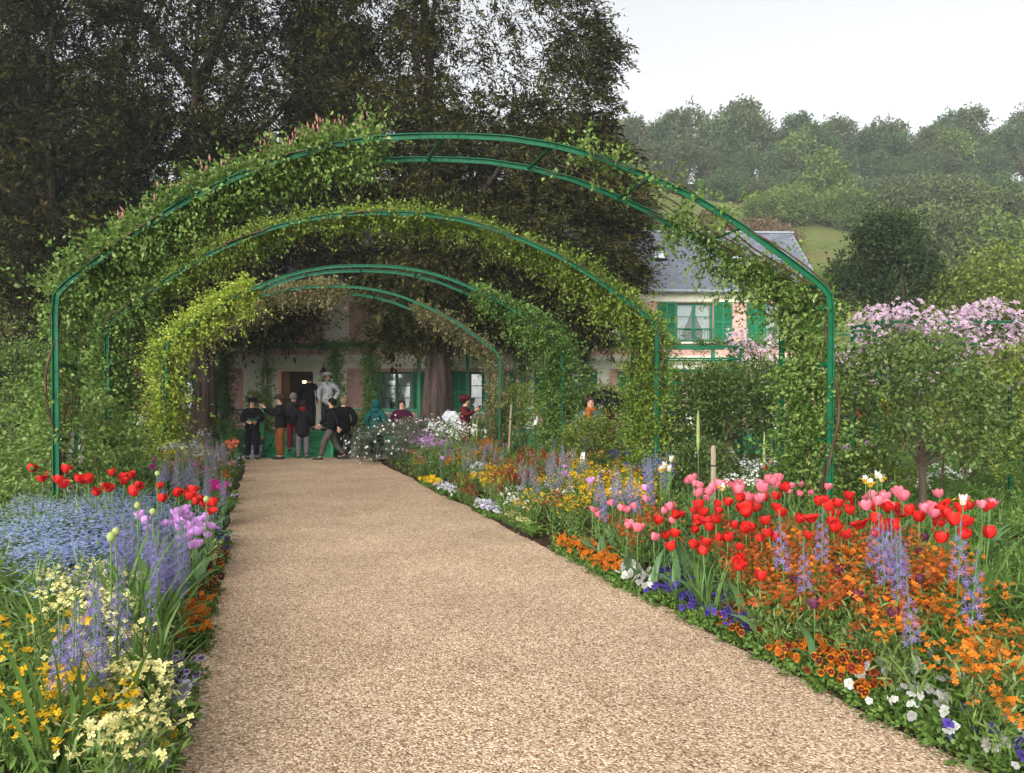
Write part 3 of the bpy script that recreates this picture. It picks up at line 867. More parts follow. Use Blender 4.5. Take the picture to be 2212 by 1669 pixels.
for ai, (ya, yb, cx) in enumerate(ARCHES):
    root = empty('garden_arch', (cx, ya, 0))
    tag(root, 'green iron double arch over the path, ' + arch_desc[ai], 'arch', 'iron arches over the gravel path')
    dy = yb - ya; dx = SL * dy
    obj('rib', RIB, root); obj('rib', RIB, root, (dx, dy, 0))
    for s in (0.07, .2, .27, .345, .42, .5, .58, .655, .73, .8, .93):
        x, z = arch_pt(s)
        b = MB(); b.bar((x, .0, z - .03), (x + dx, dy, z - .03), .035, .012, up=(0, 0, 1)); b.build('crossbar', M['green_paint'], root)
    for s in (-1, 1):
        x = s * 4.05
        for z in (.45, 1.2, 2.0, 2.6):
            b = MB(); b.bar((x, .03, z), (x + dx, dy - .03, z), .012, .04); b.build('leg_brace', M['green_paint'], root)
    for yy, xx in ((0, 0), (dy, dx)):
        b = MB()
        for px in (-.24, -.16, -.08, .0, .08, .16, .24):
            z = 4.40 - .033
            b.ball((px + xx, yy - .010, z), .011, 6, 4); 
        b.box(xx - .27, xx + .27, yy - .011, yy - .0062, 4.40 - .055, 4.40 - .014)
        b.build('splice_plate', M['green_paint'], root)
    for w in range(2):
        b = MB(); f = (w + 1) / 3
        pts = [(x + dx * f, dy * f, z - .05) for x, z in AC[20:-20:3]]
        b.tube(pts, .0025, 4); b.build('wire', M['iron'], root)

def climber(name, label, ai, segs, mat, leaf=.052, mats=None, seed=0, stem_s=None, group='climbing roses on the arches'):
    """segs: list of (s0, s1, shoots, outward reach, hanging, side) along the arch; side 0 front rib .. 1 back rib, None both"""
    ya, yb, cx = ARCHES[ai]
    root = empty(name, (0, 0, 0))
    Q = []; cane = MB()
    smin = min(s[0] for s in segs); smax = max(s[1] for s in segs)
    for (s0, s1, n, reach, hang, side) in segs:
        n = int(n * 2.3)
        # shoots bunch together
        nb = max(3, n // 14)
        cs = rng.uniform(s0, s1, nb); s = np.clip(cs[rng.integers(0, nb, n)] + rng.normal(0, .012, n), s0, s1)
        k = rng.random(n) < .45
        s = np.where(k, rng.uniform(s0, s1, n), s)
        x, z = arch_pt(s)
        f = rng.random(n) if side is None else np.clip(rng.normal(side, .22, n), -.25, 1.25)
        B = np.stack([cx + x + SL * (yb - ya) * f, ya + (yb - ya) * f, z], 1)
        x2, z2 = arch_pt(np.clip(s + .01, 0, 1)); x1, z1 = arch_pt(np.clip(s - .01, 0, 1))
        tx, tz = x2 - x1, z2 - z1
        out = np.stack([-tz, np.zeros(n), tx], 1); out = unit(out)
        D = out * rng.normal(.25, .75, n)[:, None] + rng.normal(0, .6, (n, 3)) + np.array([0, -.15, .18])
        Ln = reach * rng.gamma(3.0, .33, n)
        B += rng.normal(0, .05, B.shape)
        Q.append(shoots(B, D, Ln, 15, leaf, droop=.35, jit=.75, wr=.62, spread=.028))
        if hang:
            h = rng.random(n) < hang
            m = int(h.sum())
            if m:
                Dh = rng.normal(0, .35, (m, 3)) + np.array([0, -.1, -1.0])
                Q.append(shoots(B[h], Dh, reach * rng.uniform(.6, 2.0, m), 14, leaf, droop=.25, jit=.7, wr=.6, spread=.035))
        for q in range(0, n, 26):
            p = Vector(B[q]); d = Vector(unit(D[q]))
            cane.tube([p, p + d * Ln[q] * .5, p + d * Ln[q] - Vector((0, 0, .3 * Ln[q]))], [.006, .004, .002], 4)
    Q = np.concatenate(Q)
    g = zg(Q[:, 0, 0], Q[:, 0, 1])
    Q = Q[Q[:, :, 2].min(1) > g]
    fo = obj('foliage', quads_mesh('foliage', Q, mat), root)
    # woody canes climbing the legs and running along the ribs
    for q in range(5):
        f = q / 4
        if stem_s is None: a, e = smin, smax
        else: a, e = stem_s
        ss = np.linspace(a, e, 40)
        x, z = arch_pt(ss)
        ph = rng.random() * 6
        pts = [(cx + x[i] + SL * (yb - ya) * f + .05 * math.sin(ss[i] * 60 + ph), ya + (yb - ya) * f + .06 * math.cos(ss[i] * 47 + ph), max(z[i] + .02 * math.sin(ss[i] * 80 + ph), .02)) for i in range(40)]
        lo = z.argmin()
        rr = [.018 - .013 * abs(i - (0 if a < .5 and z[0] < z[-1] else 39)) / 39 for i in range(40)]
        cane.tube(pts, rr, 5)
    cane.build('canes', M['stem_brown'], root)
    root.location = (0, 0, 0)
    tag(root, label, 'climbing rose', group)
    return root, Q

def sx(ai, px):                       # arch parameter at a photo column on the front rib
    ya, yb, cx = ARCHES[ai]
    return float(s_of_x((px - CX) / FPX * ya - cx, 0, 0))
kneeL, kneeR = sx(0, 0) , 0
sL = float(s_of_x(-4.05, 0, 0)); sR = float(s_of_x(4.05, 0, 0))
# arch one: broad dense rose on one shoulder, thin young one on the other
r1, q1 = climber('climbing_rose', 'broad leafy rose with pink bud spikes over one shoulder of an arch', 0,
        [(0.03, sL, 150, .25, 0, None), (sL, sx(0, 420), 400, .23, .34, None), (sx(0, 420), sx(0, 720), 350, .20, .14, None), (sx(0, 690), sx(0, 815), 70, .24, .25, .3)], M['rose_a'], .053)
r2, q2 = climber('climbing_rose', 'thin trailing rose climbing an arch leg right beside the red and pink tulips', 0,
        [(sx(0, 1240), sx(0, 1400), 22, .2, 0, .1), (sx(0, 1400), sx(0, 1560), 13, .2, 0, .1), (sx(0, 1540), sx(0, 1720), 66, .25, .3, 1.0), (sx(0, 1690), sR, 90, .26, .2, .85), (sR, .93, 260, .24, 0, .55), (.9, .985, 150, .30, 0, .5)], M['rose_a'], .055)
r3, q3 = climber('climbing_rose', 'yellow green rose growing over the whole top of the leafy second arch', 1,
        [(sx(1, 300), sx(1, 560), 280, .20, .14, None), (sx(1, 540), sx(1, 1000), 330, .155, .13, .4), (sx(1, 1000), sx(1, 1230), 190, .16, .08, .6)], M['rose_b'], .05, stem_s=(.03, sx(1, 1230)))
r4, q4 = climber('climbing_rose', 'dense green rose column on the leg of the leafy second arch beside forget-me-nots', 1,
        [(0.01, sL, 560, .38, 0, None), (sL, sx(1, 320), 160, .30, .1, None)], M['rose_a'], .062)
r5, q5 = climber('climbing_rose', 'tall yellow green rose column on the leg of the second arch among pink tulips', 1,
        [(sx(1, 1220), sR, 220, .24, .1, None), (sR, .985, 480, .27, 0, None)], M['rose_b'], .052)
r6, q6 = climber('climbing_rose', 'bright lime green rose climbing one leg and shoulder of the third arch', 2,
        [(0.01, sL, 400, .36, 0, None), (sL, sx(2, 545), 460, .28, .1, None)], M['rose_c'], .07)
r7, q7 = climber('climbing_rose', 'thick mid green rose column on the third arch beside dark red wallflowers', 2,
        [(sx(2, 1040), sx(2, 1150), 150, .22, .1, None), (sx(2, 1140), sR, 240, .32, .1, None), (sR, .99, 460, .38, 0, None)], M['vine'], .066)
r8, q8 = climber('climbing_rose', 'grey olive rose over one leg and shoulder of the arch closest to the steps', 3,
        [(0.01, sL, 330, .34, 0, None), (sL, sx(3, 560), 420, .30, .25, None), (sx(3, 550), sx(3, 745), 260, .24, .3, None)], M['rose_d'], .06)
r9, q9 = climber('climbing_rose', 'sparse young rose on the bare leg of the arch closest to the steps', 3,
        [(sx(3, 905), sR, 110, .2, .2, .7), (sR, .97, 130, .2, 0, None)], M['rose_d'], .06)
# upright pink bud spikes above the broad rose
top = q1[:, 2]; s = rng.uniform(sx(0, 230), sx(0, 800), 150)
x, z = arch_pt(s); f = rng.random(150)
B = np.stack([ARCHES[0][2] + x + SL * .8 * f, 8.3 + .8 * f, z + rng.uniform(.10, .22, 150)], 1)
bs = MB(); bs.tube([(0, 0, -.12), (0, 0, .1)], [.003, .002], 4); bs.tube([(0, 0, .08), (0, 0, .11), (0, 0, .15)], [.003, .012, .002], 5, 1)
bsm = bs.mesh('bud_spike', [M['stem_brown'], M['budpink']])
for p in B:
    obj('bud_spike', bsm, r1, p, (random.gauss(0, .2), random.gauss(0, .2), 0), random.uniform(.7, 1.3))

# ------------------------------------------------------------------ the two old yews in front of the house, and trees beside them
def yew(label, trunk_px, Y, base_r, poly, n_cl, per, thick, sparse=None, tops=(13.5,), mat='yew', bark='bark_yew', name='yew_tree', limbs=16, group=None, cat='tree', size=.155, zmin=3.2):
    X0 = (trunk_px - CX) / FPX * Y
    root = empty(name, (X0, Y, 0))
    pm = [((px - CX) / FPX * Y, CAMZ + (HY - py) / FPX * Y) for px, py in poly]
    lo = np.min(pm, 0); hi = np.max(pm, 0)
    C = []
    while len(C) < n_cl:
        p = rng.uniform(lo, hi, (4000, 2))
        p = p[in_poly(p, pm)]
        ed = poly_dist(p, pm)
        th = np.minimum(thick, .35 + ed * 1.1)
        yy = Y + th * np.clip(rng.normal(0, .75, len(p)), -1, 1)
        yy = np.where((yy > Y) & (p[:, 1] < 7.5), Y + (yy - Y) * .35, yy)      # the house stands close behind
        # clumpy density: keep where a 3-D wave field is high
        g = (np.sin(p[:, 0] * 2.3 + yy * .9) + np.sin(p[:, 1] * 3.1 + p[:, 0] * 1.1 + 1.7) + np.sin(yy * 2.1 - p[:, 1] * 1.9 + .6) + np.sin(p[:, 0] * 5.1 + p[:, 1] * 4.3))
        pr = 1 / (1 + np.exp(-2.2 * (g + .9)))
        if sparse is not None:
            pr = pr * sparse((p[:, 0] * FPX / Y + CX), HY - (p[:, 1] - CAMZ) * FPX / Y)
        k = rng.random(len(p)) < pr
        C += [(a, y, b_) for (a, b_), y in zip(p[k], yy[k])]
    C = np.array(C[:n_cl])
    C = C[C[:, 2] > zmin]
    n_cl = len(C)
    # each cluster: a flat drooping spray of sub-shoots
    out = C - np.array([X0, Y, 0]); out[:, 2] = 0
    out = unit(out + rng.normal(0, .6, C.shape))
    ns = 4
    D = np.repeat(out, ns, 0) + rng.normal(0, .75, (n_cl * ns, 3)) * np.array([1, 1, .4]) + np.array([0, 0, .02])
    B = np.repeat(C, ns, 0) + rng.normal(0, .17, (n_cl * ns, 3)) * np.array([1, 1, .35])
    Q = shoots(B, D, rng.uniform(.25, .75, len(B)), per // ns, size, droop=.4, jit=.5, wr=.32, up=1.1, spread=.045)
    k = (rng.random(n_cl) < .22) & (HY - (C[:, 2] - CAMZ) * FPX / Y > 235) & (np.abs(C[:, 1] - Y) < thick * .55)
    Bi = np.repeat(C[k], 4, 0) + rng.normal(0, .15, (int(k.sum()) * 4, 3))
    Q = np.concatenate([Q, shoots(Bi, rng.normal(0, 1, Bi.shape) * np.array([1, 1, .4]), np.full(len(Bi), .5), 6, .30, droop=.3, jit=.6, wr=.4, up=1.0, spread=.06)])
    cr = obj('crown', quads_mesh('crown', Q - np.array([X0, Y, 0]), M[mat]), root)
    # trunk: fluted, flared
    b = MB(); n = 20; rings = []
    hs = [0, .25, .7, 1.3, 2.0, 2.8, 3.8, 5.0, 6.5, 8.2, tops[0] * .8, tops[0]]
    V = []; F = []
    for i, h in enumerate(hs):
        t = i / (len(hs) - 1)
        r = base_r * ((1 - t) ** .8 * .9 + .04) * (1 + .35 * math.exp(-h * 2.2))
        for k in range(n):
            a = 2 * math.pi * k / n
            rr = r * (1 + .10 * math.sin(5 * a + h * .5) + .06 * math.sin(9 * a - h * .8))
            V.append((rr * math.cos(a) + .15 * math.sin(h * .5), rr * math.sin(a) + .1 * math.sin(h * .4 + 1), h))
    for i in range(len(hs) - 1):
        for k in range(n):
            F.append((i * n + k, i * n + (k + 1) % n, (i + 1) * n + (k + 1) % n, (i + 1) * n + k))
    b.add(V, F); b.build('trunk', M[bark], root, True)
    idx = rng.choice(n_cl, min(limbs, n_cl), replace=False)
    for q in idx:
        e = C[q] - np.array([X0, Y, 0])
        h0 = max(2.4, min(tops[0] * .85, e[2] * .72 - .3))
        p0 = Vector((.15 * math.sin(h0 * .5), .1, h0)); p3 = Vector(e)
        p1 = p0.lerp(p3, .35) + Vector((random.gauss(0, .2), random.gauss(0, .2), .35)); p2 = p0.lerp(p3, .7) + Vector((random.gauss(0, .2), random.gauss(0, .2), .25))
        r = .05 + .02 * (p3 - p0).length
        bb = MB(); bb.tube([p0, p1, p2, p3], [r, r * .7, r * .4, r * .12], 7); bb.build('limb', M[bark], root, True)
    tag(root, label, cat, group)
    return root

def sp1(px, py):
    k = np.where(py < 260, .62, np.where(py < 320, .8, 1.0))
    k = np.where((px > 960) & (px < 1180) & (py < 240), .22, k)
    return k
poly1 = [(650, 20), (700, -150), (900, -250), (1100, -200), (1230, -60), (1300, 60), (1320, 130), (1285, 180), (1310, 230), (1300, 280), (1330, 340), (1330, 380), (1395, 410), (1385, 455), (1370, 500), (1395, 530), (1365, 570), (1385, 600), (1330, 640), (1300, 700), (1310, 725), (1200, 735), (1100, 755), (1010, 770), (985, 800), (880, 800), (870, 765), (820, 720), (800, 690), (805, 620), (740, 570), (700, 540), (660, 400)]
poly2 = [(130, -200), (400, -300), (640, -200), (760, -50), (800, 200), (780, 400), (740, 550), (670, 590), (662, 640), (685, 675), (660, 690), (650, 712), (600, 725), (560, 745), (540, 730), (470, 725), (400, 740), (320, 720), (180, 700), (60, 640), (0, 300), (20, 0)]
yew('huge dark yew with thick ridged trunk, its crown spreading in front of the slate roof', 935, 23.0, .62, poly1, 3900, 64, 2.7, sp1, (14,))
yew('dark yew with slim trunk shading the door and steps of the house', 430, 22.6, .42, poly2, 4200, 64, 2.6, lambda px, py: np.where(py < 230, .75, 1.0), (14,), limbs=9)
yew('tall dark evergreen standing beside the slimmer yew, away from the steps', 120, 21.0, .35, [(-420, -100), (-200, -300), (60, -260), (240, -60), (250, 300), (300, 600), (330, 800), (300, 900), (180, 930), (-100, 930), (-400, 900), (-500, 400)], 2200, 60, 2.4, None, (13,), name='evergreen_tree', limbs=8, zmin=.8)

# ------------------------------------------------------------------ trees and bushes on the hillside
def blob_tree(mat, blobs, n_cl, per, size, trunk_h=0, trunk_r=0, seed=0, spread=.3):
    parts = []
    w = np.array([b[3] ** 2 for b in blobs]); w = w / w.sum()
    bi = rng.choice(len(blobs), n_cl, p=w)
    c = np.array([b[:3] for b in blobs])[bi]; r = np.array([b[3] for b in blobs])[bi]
    d = rdir(n_cl, -.55)
    P = c + d * (r * rng.uniform(.72, 1.06, n_cl))[:, None]
    B = np.repeat(P, 3, 0) + rng.normal(0, spread, (n_cl * 3, 3))
    D = np.repeat(d, 3, 0) + rng.normal(0, .7, (n_cl * 3, 3))
    Q = shoots(B, D, rng.uniform(.5, 1.2, len(B)) * spread * 2, per // 3, size, droop=.25, jit=.8, wr=.6, spread=spread * .25)
    parts.append(('crown', quads_mesh('crown', Q, M[mat])))
    if trunk_h:
        b = MB(); b.tube([(0, 0, -.3), (.05, .02, trunk_h * .5), (0, 0, trunk_h)], [trunk_r * 1.25, trunk_r, trunk_r * .7], 8)
        parts.append(('trunk', b.mesh('trunk', M['bark'], True)))
        for k in range(5):
            a = k * 1.3; p = Vector((0, 0, trunk_h * .8)); q = Vector(blobs[k % len(blobs)][:3])
            b = MB(); b.tube([p, p.lerp(q, .5) + Vector((.2, .1, .2)), q], [trunk_r * .6, trunk_r * .4, trunk_r * .12], 6)
            parts.append(('limb', b.mesh('limb', M['bark'], True)))
    return parts

def rblobs(n, R_, H, z0, r):
    out = []
    for k in range(n):
        a = random.uniform(0, 6.28); q = R_ * math.sqrt(random.random())
        z = z0 + H * random.random()
        f = 1 - .45 * abs((z - z0) / H - .45) * 2
        out.append((q * f * math.cos(a), q * f * math.sin(a), z, r * random.uniform(.65, 1.15)))
    return out

def put(parts, name, loc, rz, sc, label, cat, group=None, sz=None):
    e = empty(name, loc, rz)
    e.scale = (sc, sc, sc * (sz or 1))
    for pn, me in parts:
        obj(pn, me, e)
    tag(e, label, cat, group)
    return e

wood = [blob_tree('far_a', rblobs(13, 3.2, 8.6, 3.4, 2.0), 560, 18, .55, 6, .28, spread=.55) for _ in range(3)] + \
       [blob_tree('far_c', rblobs(12, 3.0, 9.0, 3.4, 1.9), 520, 18, .55, 6, .28, spread=.55) for _ in range(2)] + \
       [blob_tree('far_b', rblobs(12, 3.2, 8.2, 3.4, 2.0), 520, 18, .55, 6, .28, spread=.55) for _ in range(1)]
bush = [blob_tree('far_b', rblobs(8, 2.0, 2.0, .6, 1.4), 620, 21, .25, spread=.36), blob_tree('far_c', rblobs(8, 2.2, 1.8, .6, 1.4), 620, 21, .25, spread=.36),
        blob_tree('far_a', rblobs(8, 2.0, 2.4, .6, 1.4), 620, 21, .25, spread=.36), blob_tree('far_r', rblobs(6, 2.2, 1.0, .4, 1.0), 320, 18, .26, spread=.4)]
kinds = ['dark green leafy tree', 'dark green leafy tree', 'dark green leafy tree', 'olive green tree', 'olive green tree', 'lighter green tree']
def hp(px, Y):
    x = (px - CX) / FPX * Y
    return (x, Y, float(hill_z(np.array(x), np.array(Y))))
px = 1120
while px < 2420:
    for row, Y in enumerate((146, 139, 133)):
        k = random.randrange(6)
        x, y, z = hp(px + random.uniform(-25, 25) + row * 18, Y + random.uniform(-2.5, 2.5))
        hgt = {0: 1.0, 1: .9, 2: .62}[row] * random.uniform(.85, 1.12) * (1.08 if 1440 < px < 1640 else .98)
        put(wood[k], 'woodland_tree', (x, y, z - .3), random.uniform(0, 6.28), hgt * .92, kinds[k] + ' in the wood along the hill crest', 'tree', kinds[k] + 's of the hilltop wood')
    px += 62
for k in range(26):     # the wood goes on behind the house and to both sides
    kk = random.randrange(6)
    x = random.uniform(-110, -2) if k % 2 else random.uniform(112, 170)
    Y = random.uniform(134, 148)
    put(wood[kk], 'woodland_tree', (x, Y, float(hill_z(np.array(x), np.array(Y))) - .3), random.uniform(0, 6.28), random.uniform(.75, 1.0), kinds[kk] + ' in the wood along the hill crest', 'tree', kinds[kk] + 's of the hilltop wood')
bk = ['light green bush', 'olive green bush', 'dark green bush', 'russet dry scrub bush']
def hill_bush(px, Y, k, sc, name='hill_bush'):
    put(bush[k], name, hp(px, Y), random.uniform(0, 6.28), sc, bk[k] + ' on the grassy hillside above the house', 'bush', bk[k] + 'es on the hillside')
for (px, Y, k, sc) in [(1560, 124, 2, 1.1), (1640, 122, 1, 1.0), (1700, 122, 2, 1.2), (1740, 118, 0, 1.0), (1850, 118, 2, 1.3), (1910, 120, 1, 1.3), (1980, 118, 2, 1.4), (2060, 116, 1, 1.5), (2150, 115, 2, 1.5), (2230, 112, 1, 1.5),
                       (1640, 104, 0, .9), (1700, 103, 0, 1.2), (1745, 106, 0, 1.0), (1820, 104, 0, 1.2), (1870, 100, 0, 1.3), (1950, 98, 1, 1.6), (2030, 98, 1, 1.7), (2110, 96, 0, 1.6), (2200, 94, 1, 1.6),
                       (1590, 92, 3, 1.0), (1640, 92, 3, 1.1), (1690, 90, 3, .9), (1960, 84, 0, 1.6), (2060, 80, 1, 1.7), (2160, 78, 0, 1.7),
                       (1400, 100, 1, .8), (1300, 100, 0, .8)]:
    hill_bush(px, Y, k, sc)
lone = blob_tree('far_b', rblobs(10, 2.0, 4.0, 2.2, 1.5), 520, 18, .38, 3, .2, spread=.4)
put(lone, 'round_tree', hp(1790, 112), 0, 1.12, 'single rounded light green tree standing out below the hilltop wood', 'tree')
M['shrub_dark'] = mat_leaf('dark_tree_leaves', [(.015, .03, .01, 1), (.03, .052, .016, 1), (.05, .08, .025, 1)], patch=.8, trans=.15, spec=.08)
dk = blob_tree('shrub_dark', rblobs(16, 1.7, 7.5, 2.2, 1.05), 1500, 21, .16, 3, .2, spread=.28)
put(dk, 'garden_tree', ((1915 - CX) / FPX * 34, 34, 0), 0, .92, 'dense dark green tree behind the clematis trellis, past the end of the house', 'tree')
dk2 = blob_tree('shrub_y', rblobs(14, 2.4, 5.5, 1.5, 1.2), 1200, 21, .16, 3, .2, spread=.28)
put(dk2, 'garden_tree', ((2110 - CX) / FPX * 33, 33, 0), 0, .95, 'pale green bushy tree next to the dark tree behind the clematis', 'tree')
# two bare trees showing against the sky
def twig_tree():
    b = MB()
    def grow(p, d, L_, r, lev):
        q = p + d * L_
        b.tube([p, p.lerp(q, .5) + Vector((random.gauss(0, .1), random.gauss(0, .1), 0)), q], [r, r * .8, r * .6], 5)
        if lev == 0: return
        for k in range(3 if lev > 1 else 4):
            dd = (d + Vector((random.gauss(0, .5), random.gauss(0, .5), random.gauss(.1, .3)))).normalized()
            grow(p.lerp(q, random.uniform(.55, 1)), dd, L_ * random.uniform(.55, .8), r * .55, lev - 1)
    grow(Vector((0, 0, -.3)), Vector((0, 0, 1)), 6.5, .22, 4)
    return [('trunk', b.mesh('trunk', M['bark']))]
tt = twig_tree()
for px, Y in ((1395, 148), (1440, 150), (1352, 149)):
    put(tt, 'bare_tree', hp(px, Y), random.uniform(0, 6), .95, 'thin leafless tree against the sky among the hilltop wood', 'tree', 'bare trees on the hill crest')

# ------------------------------------------------------------------ creepers on the veranda
def creeper(label, B, D, Ln, m, leaf, mat, canes, group='creepers on the veranda', cat='creeper', name='creeper', jit=.75):
    root = empty(name, tuple(np.array(canes[0][0])))
    off = np.array(canes[0][0], float)
    Q = shoots(B, D, Ln, m, leaf, droop=.35, jit=jit, wr=.62, spread=.03)
    obj('foliage', quads_mesh('foliage', Q - off, M[mat]), root)
    b = MB()
    for c in canes:
        b.tube([Vector(p) - Vector(off) for p in c], [.02] * len(c), 5)
    b.build('canes', M['stem_brown'], root)
    tag(root, label, cat, group)
YV = 24.45
for px, dens, lab in ((490, 170, 'leafy creeper on the veranda post beside the slim yew'), (576, 60, 'thin creeper on the veranda post beside the newel post'), (725, 170, 'thick creeper on the veranda post just beside the open door'), (800, 200, 'full creeper on the veranda post in front of the curtained window'), (1262, 150, 'creeper on the veranda post behind the black umbrella'), (1400, 110, 'creeper on a veranda post behind the iron trellis'), (1130, 90, 'creeper on the veranda post near the pink wall beyond the big yew')):
    x = (px - CX) / FPX * YV; n = dens * 2
    B = np.stack([x + rng.normal(0, .09, n), YV + rng.normal(0, .08, n), rng.uniform(.9, 3.3, n)], 1)
    D = rng.normal(0, .8, (n, 3)) + np.array([0, -.3, -.1])
    creeper(lab, B, D, .22 * rng.gamma(3, .33, n), 12, .075, 'vine', [[(x + .07, YV - .12, .05), (x - .06, YV - .13, 1.2), (x + .05, YV - .12, 2.3), (x, YV - .12, 3.3)]])
n = 1700
B = np.stack([rng.uniform(-13, 9.2, n), YV + rng.uniform(-.12, .22, n), 3.3 + rng.uniform(.0, .12, n)], 1)
B = B[(np.sin(B[:, 0] * 2.1) + np.sin(B[:, 0] * 5.3 + 1) > -1.1)]
D = rng.normal(0, .8, B.shape) + np.array([0, -.2, .25])
creeper('long garland of creeper lying along the veranda beam above the posts', B, D, .24 * rng.gamma(3, .33, len(B)), 13, .075, 'vine', [[(-13, YV, 3.37), (-6, YV + .05, 3.39), (0, YV, 3.37), (9, YV, 3.38)]])

# ------------------------------------------------------------------ garden shrubs, standard roses, trellises
def shrub(name, label, cat, px, Y, w, h, mat, n=260, leaf=.06, trunk=0.0, flowers=None, nf=0, fsize=.05, group=None, dz=0, depth=None, py=None):
    x = (px - CX) / FPX * Y; z0 = float(zg(x, Y))
    root = empty(name, (x, Y, z0))
    dep = depth or w
    n = int(n * 1.45)
    d = rdir(n, -.75)
    rad = rng.uniform(.35, 1.0, n) ** .6
    P = d * rad[:, None] * np.array([w / 2, dep / 2, (h - trunk) / 2]) * np.array([1, 1, 1]) + np.array([0, 0, trunk + (h - trunk) / 2])
    P *= 1
    P[:, 0] += .12 * w * np.sin(P[:, 2] * 4 + px); 
    D = d + rng.normal(0, .6, (n, 3)) + np.array([0, 0, .25])
    Q = shoots(P, D, rng.uniform(.5, 1.3, n) * .18 * min(w, 1.4), 14, leaf, droop=.25, jit=.75, wr=.6, spread=.03)
    Q = Q[Q[:, :, 2].min(1) > 0]
    obj('foliage', quads_mesh('foliage', Q, M[mat]), root)
    if flowers:
        k = rng.integers(0, n, nf)
        C = P[k] * 1.0 + d[k] * .12 * w
        C += rng.normal(0, .06, C.shape)
        F = []
        for j in range(5):
            a = j * 2 * math.pi / 5
            nn = unit(d[k] + np.array([0, -.7, .4]) + rng.normal(0, .3, C.shape))
            t1 = unit(np.cross(nn, np.array([.1, .2, 1.0]))); t2 = np.cross(nn, t1)
            dd = t1 * math.cos(a) + t2 * math.sin(a) + nn * .25
            s = np.full(len(C), fsize) * rng.uniform(.7, 1.2, len(C))
            F.append(leaf_quads(C, dd, nn, s, s * .7, .1, .6))
        tag(obj('blossom', quads_mesh('blossom', np.concatenate(F), M[flowers]), root), kind='stuff')
    b = MB()
    if trunk > 0:
        b.tube([(0, 0, -.03), (.02, .01, trunk * .5), (0, 0, trunk + .25 * h)], [.05, .04, .03], 7)
    for k in range(6):
        q = P[rng.integers(0, n)] * .8
        b.tube([(random.gauss(0, .02), random.gauss(0, .02), max(0, trunk)), tuple(q * .5 + np.array([0, 0, trunk * .5])), tuple(q)], [.02, .014, .005], 5)
    b.build('trunk' if trunk > 0 else 'stems', M['bark'], root)
    tag(root, label, cat, group)
    return root
G = 'rose bushes among the garden beds'
shrub('standard_rose', 'standard rose tree with rounded head on a bare trunk beside a brown stake', 'rose tree', 1575, 12.0, 1.25, 1.75, 'shrub', 300, .06, .75)
shrub('rose_bush', 'broad light green rose bush under the empty iron trellis', 'rose bush', 1490, 15.5, 2.0, 2.0, 'shrub_y', 420, .06)
shrub('rose_bush', 'light green rose bush behind the standard rose tree', 'rose bush', 1610, 16.5, 2.2, 2.25, 'shrub_y', 440, .06)
shrub('rose_bush', 'dark green bush between the trellis and the arch leg', 'rose bush', 1510, 13.0, 1.2, 1.5, 'shrub', 260, .06)
shrub('rose_bush', 'tall bush below the pink clematis, behind the thin rose on the arch', 'rose bush', 1700, 14.0, 2.0, 2.0, 'shrub', 360, .06)
shrub('rose_bush', 'low round bush at the foot of the standing rose tree', 'rose bush', 1500, 10.8, .9, .75, 'shrub', 200, .05)
shrub('rose_bush', 'rose bush beside the person in grey green coat', 'rose bush', 1325, 17.5, 1.7, 1.6, 'shrub_y', 330, .06)
shrub('rose_bush', 'low bush hiding the legs of the person in the grey green coat', 'rose bush', 1290, 14.4, 1.1, 1.0, 'shrub_y', 200, .055)
shrub('rose_bush', 'small bush in front of the person with the umbrella', 'rose bush', 1235, 19.5, 1.1, 1.5, 'shrub', 240, .06)
shrub('rose_bush', 'bushy rose in front of the green shutter between arch legs', 'rose bush', 1130, 19.5, 1.4, 1.7, 'shrub_y', 300, .06)
shrub('rose_bush', 'bushy rose right beside the small bush by the umbrella', 'rose bush', 1395, 18.5, 1.6, 2.2, 'shrub_y', 300, .06)
shrub('standard_rose', 'standard rose tree with stout dark trunk growing below the clematis trellis', 'rose tree', 1990, 8.6, 1.55, 2.0, 'shrub', 420, .055, .62)
shrub('rose_bush', 'wide bush in shade behind the clematis trellis', 'rose bush', 2080, 13.0, 2.4, 2.0, 'shrub', 420, .06)
shrub('rose_bush', 'leafy bush at the feet of the person in yellow', 'rose bush', 1850, 13.5, 1.5, 1.0, 'shrub', 260, .06)
shrub('rose_bush', 'large bush at the outer end of the clematis trellis', 'rose bush', 2230, 10.5, 2.0, 2.1, 'shrub_y', 400, .06)
shrub('rose_bush', 'low leafy bush beside the white irises', 'rose bush', 1835, 9.8, 1.1, .62, 'shrub_y', 240, .05)
shrub('flowering_shrub', 'grey leaved shrub with tiny whitish pink flowers spilling at the path end', 'shrub', 845, 20.6, 1.7, .95, 'shrub_grey', 400, .045, 0, 'white', 130, .035)
shrub('flowering_shrub', 'grey leaved shrub with tiny flowers next to the purple coat person', 'shrub', 905, 19.6, 1.4, .95, 'shrub_grey', 300, .045, 0, 'clematis', 80, .035)
shrub('flowering_shrub', 'green shrub with white blossom between steps and teal hooded person', 'shrub', 775, 23.3, .9, 1.15, 'vine', 240, .05, 0, 'white', 90, .04)
shrub('potted_bush', 'clipped bush standing on the veranda beside the door pilaster', 'bush', 556, 24.05, .75, 1.9, 'shrub_y', 220, .06, .5)
shrub('flowering_shrub', 'leafy shrub against the veranda skirting beyond the big yew', 'shrub', 1050, 22.6, 1.6, 1.1, 'shrub', 260, .06)
shrub('rose_bush', 'shrub at the foot of the slim yew by the veranda', 'rose bush', 470, 22.9, 1.0, 1.1, 'vine', 220, .06)
shrub('rose_bush', 'hedge like bush outside the leg of the leafy second arch', 'rose bush', 90, 13.5, 2.2, 2.3, 'shrub', 480, .06)
shrub('rose_bush', 'big loose bush beyond the pale stakes', 'rose bush', 130, 10.4, 1.7, 1.5, 'rose_a', 400, .06)
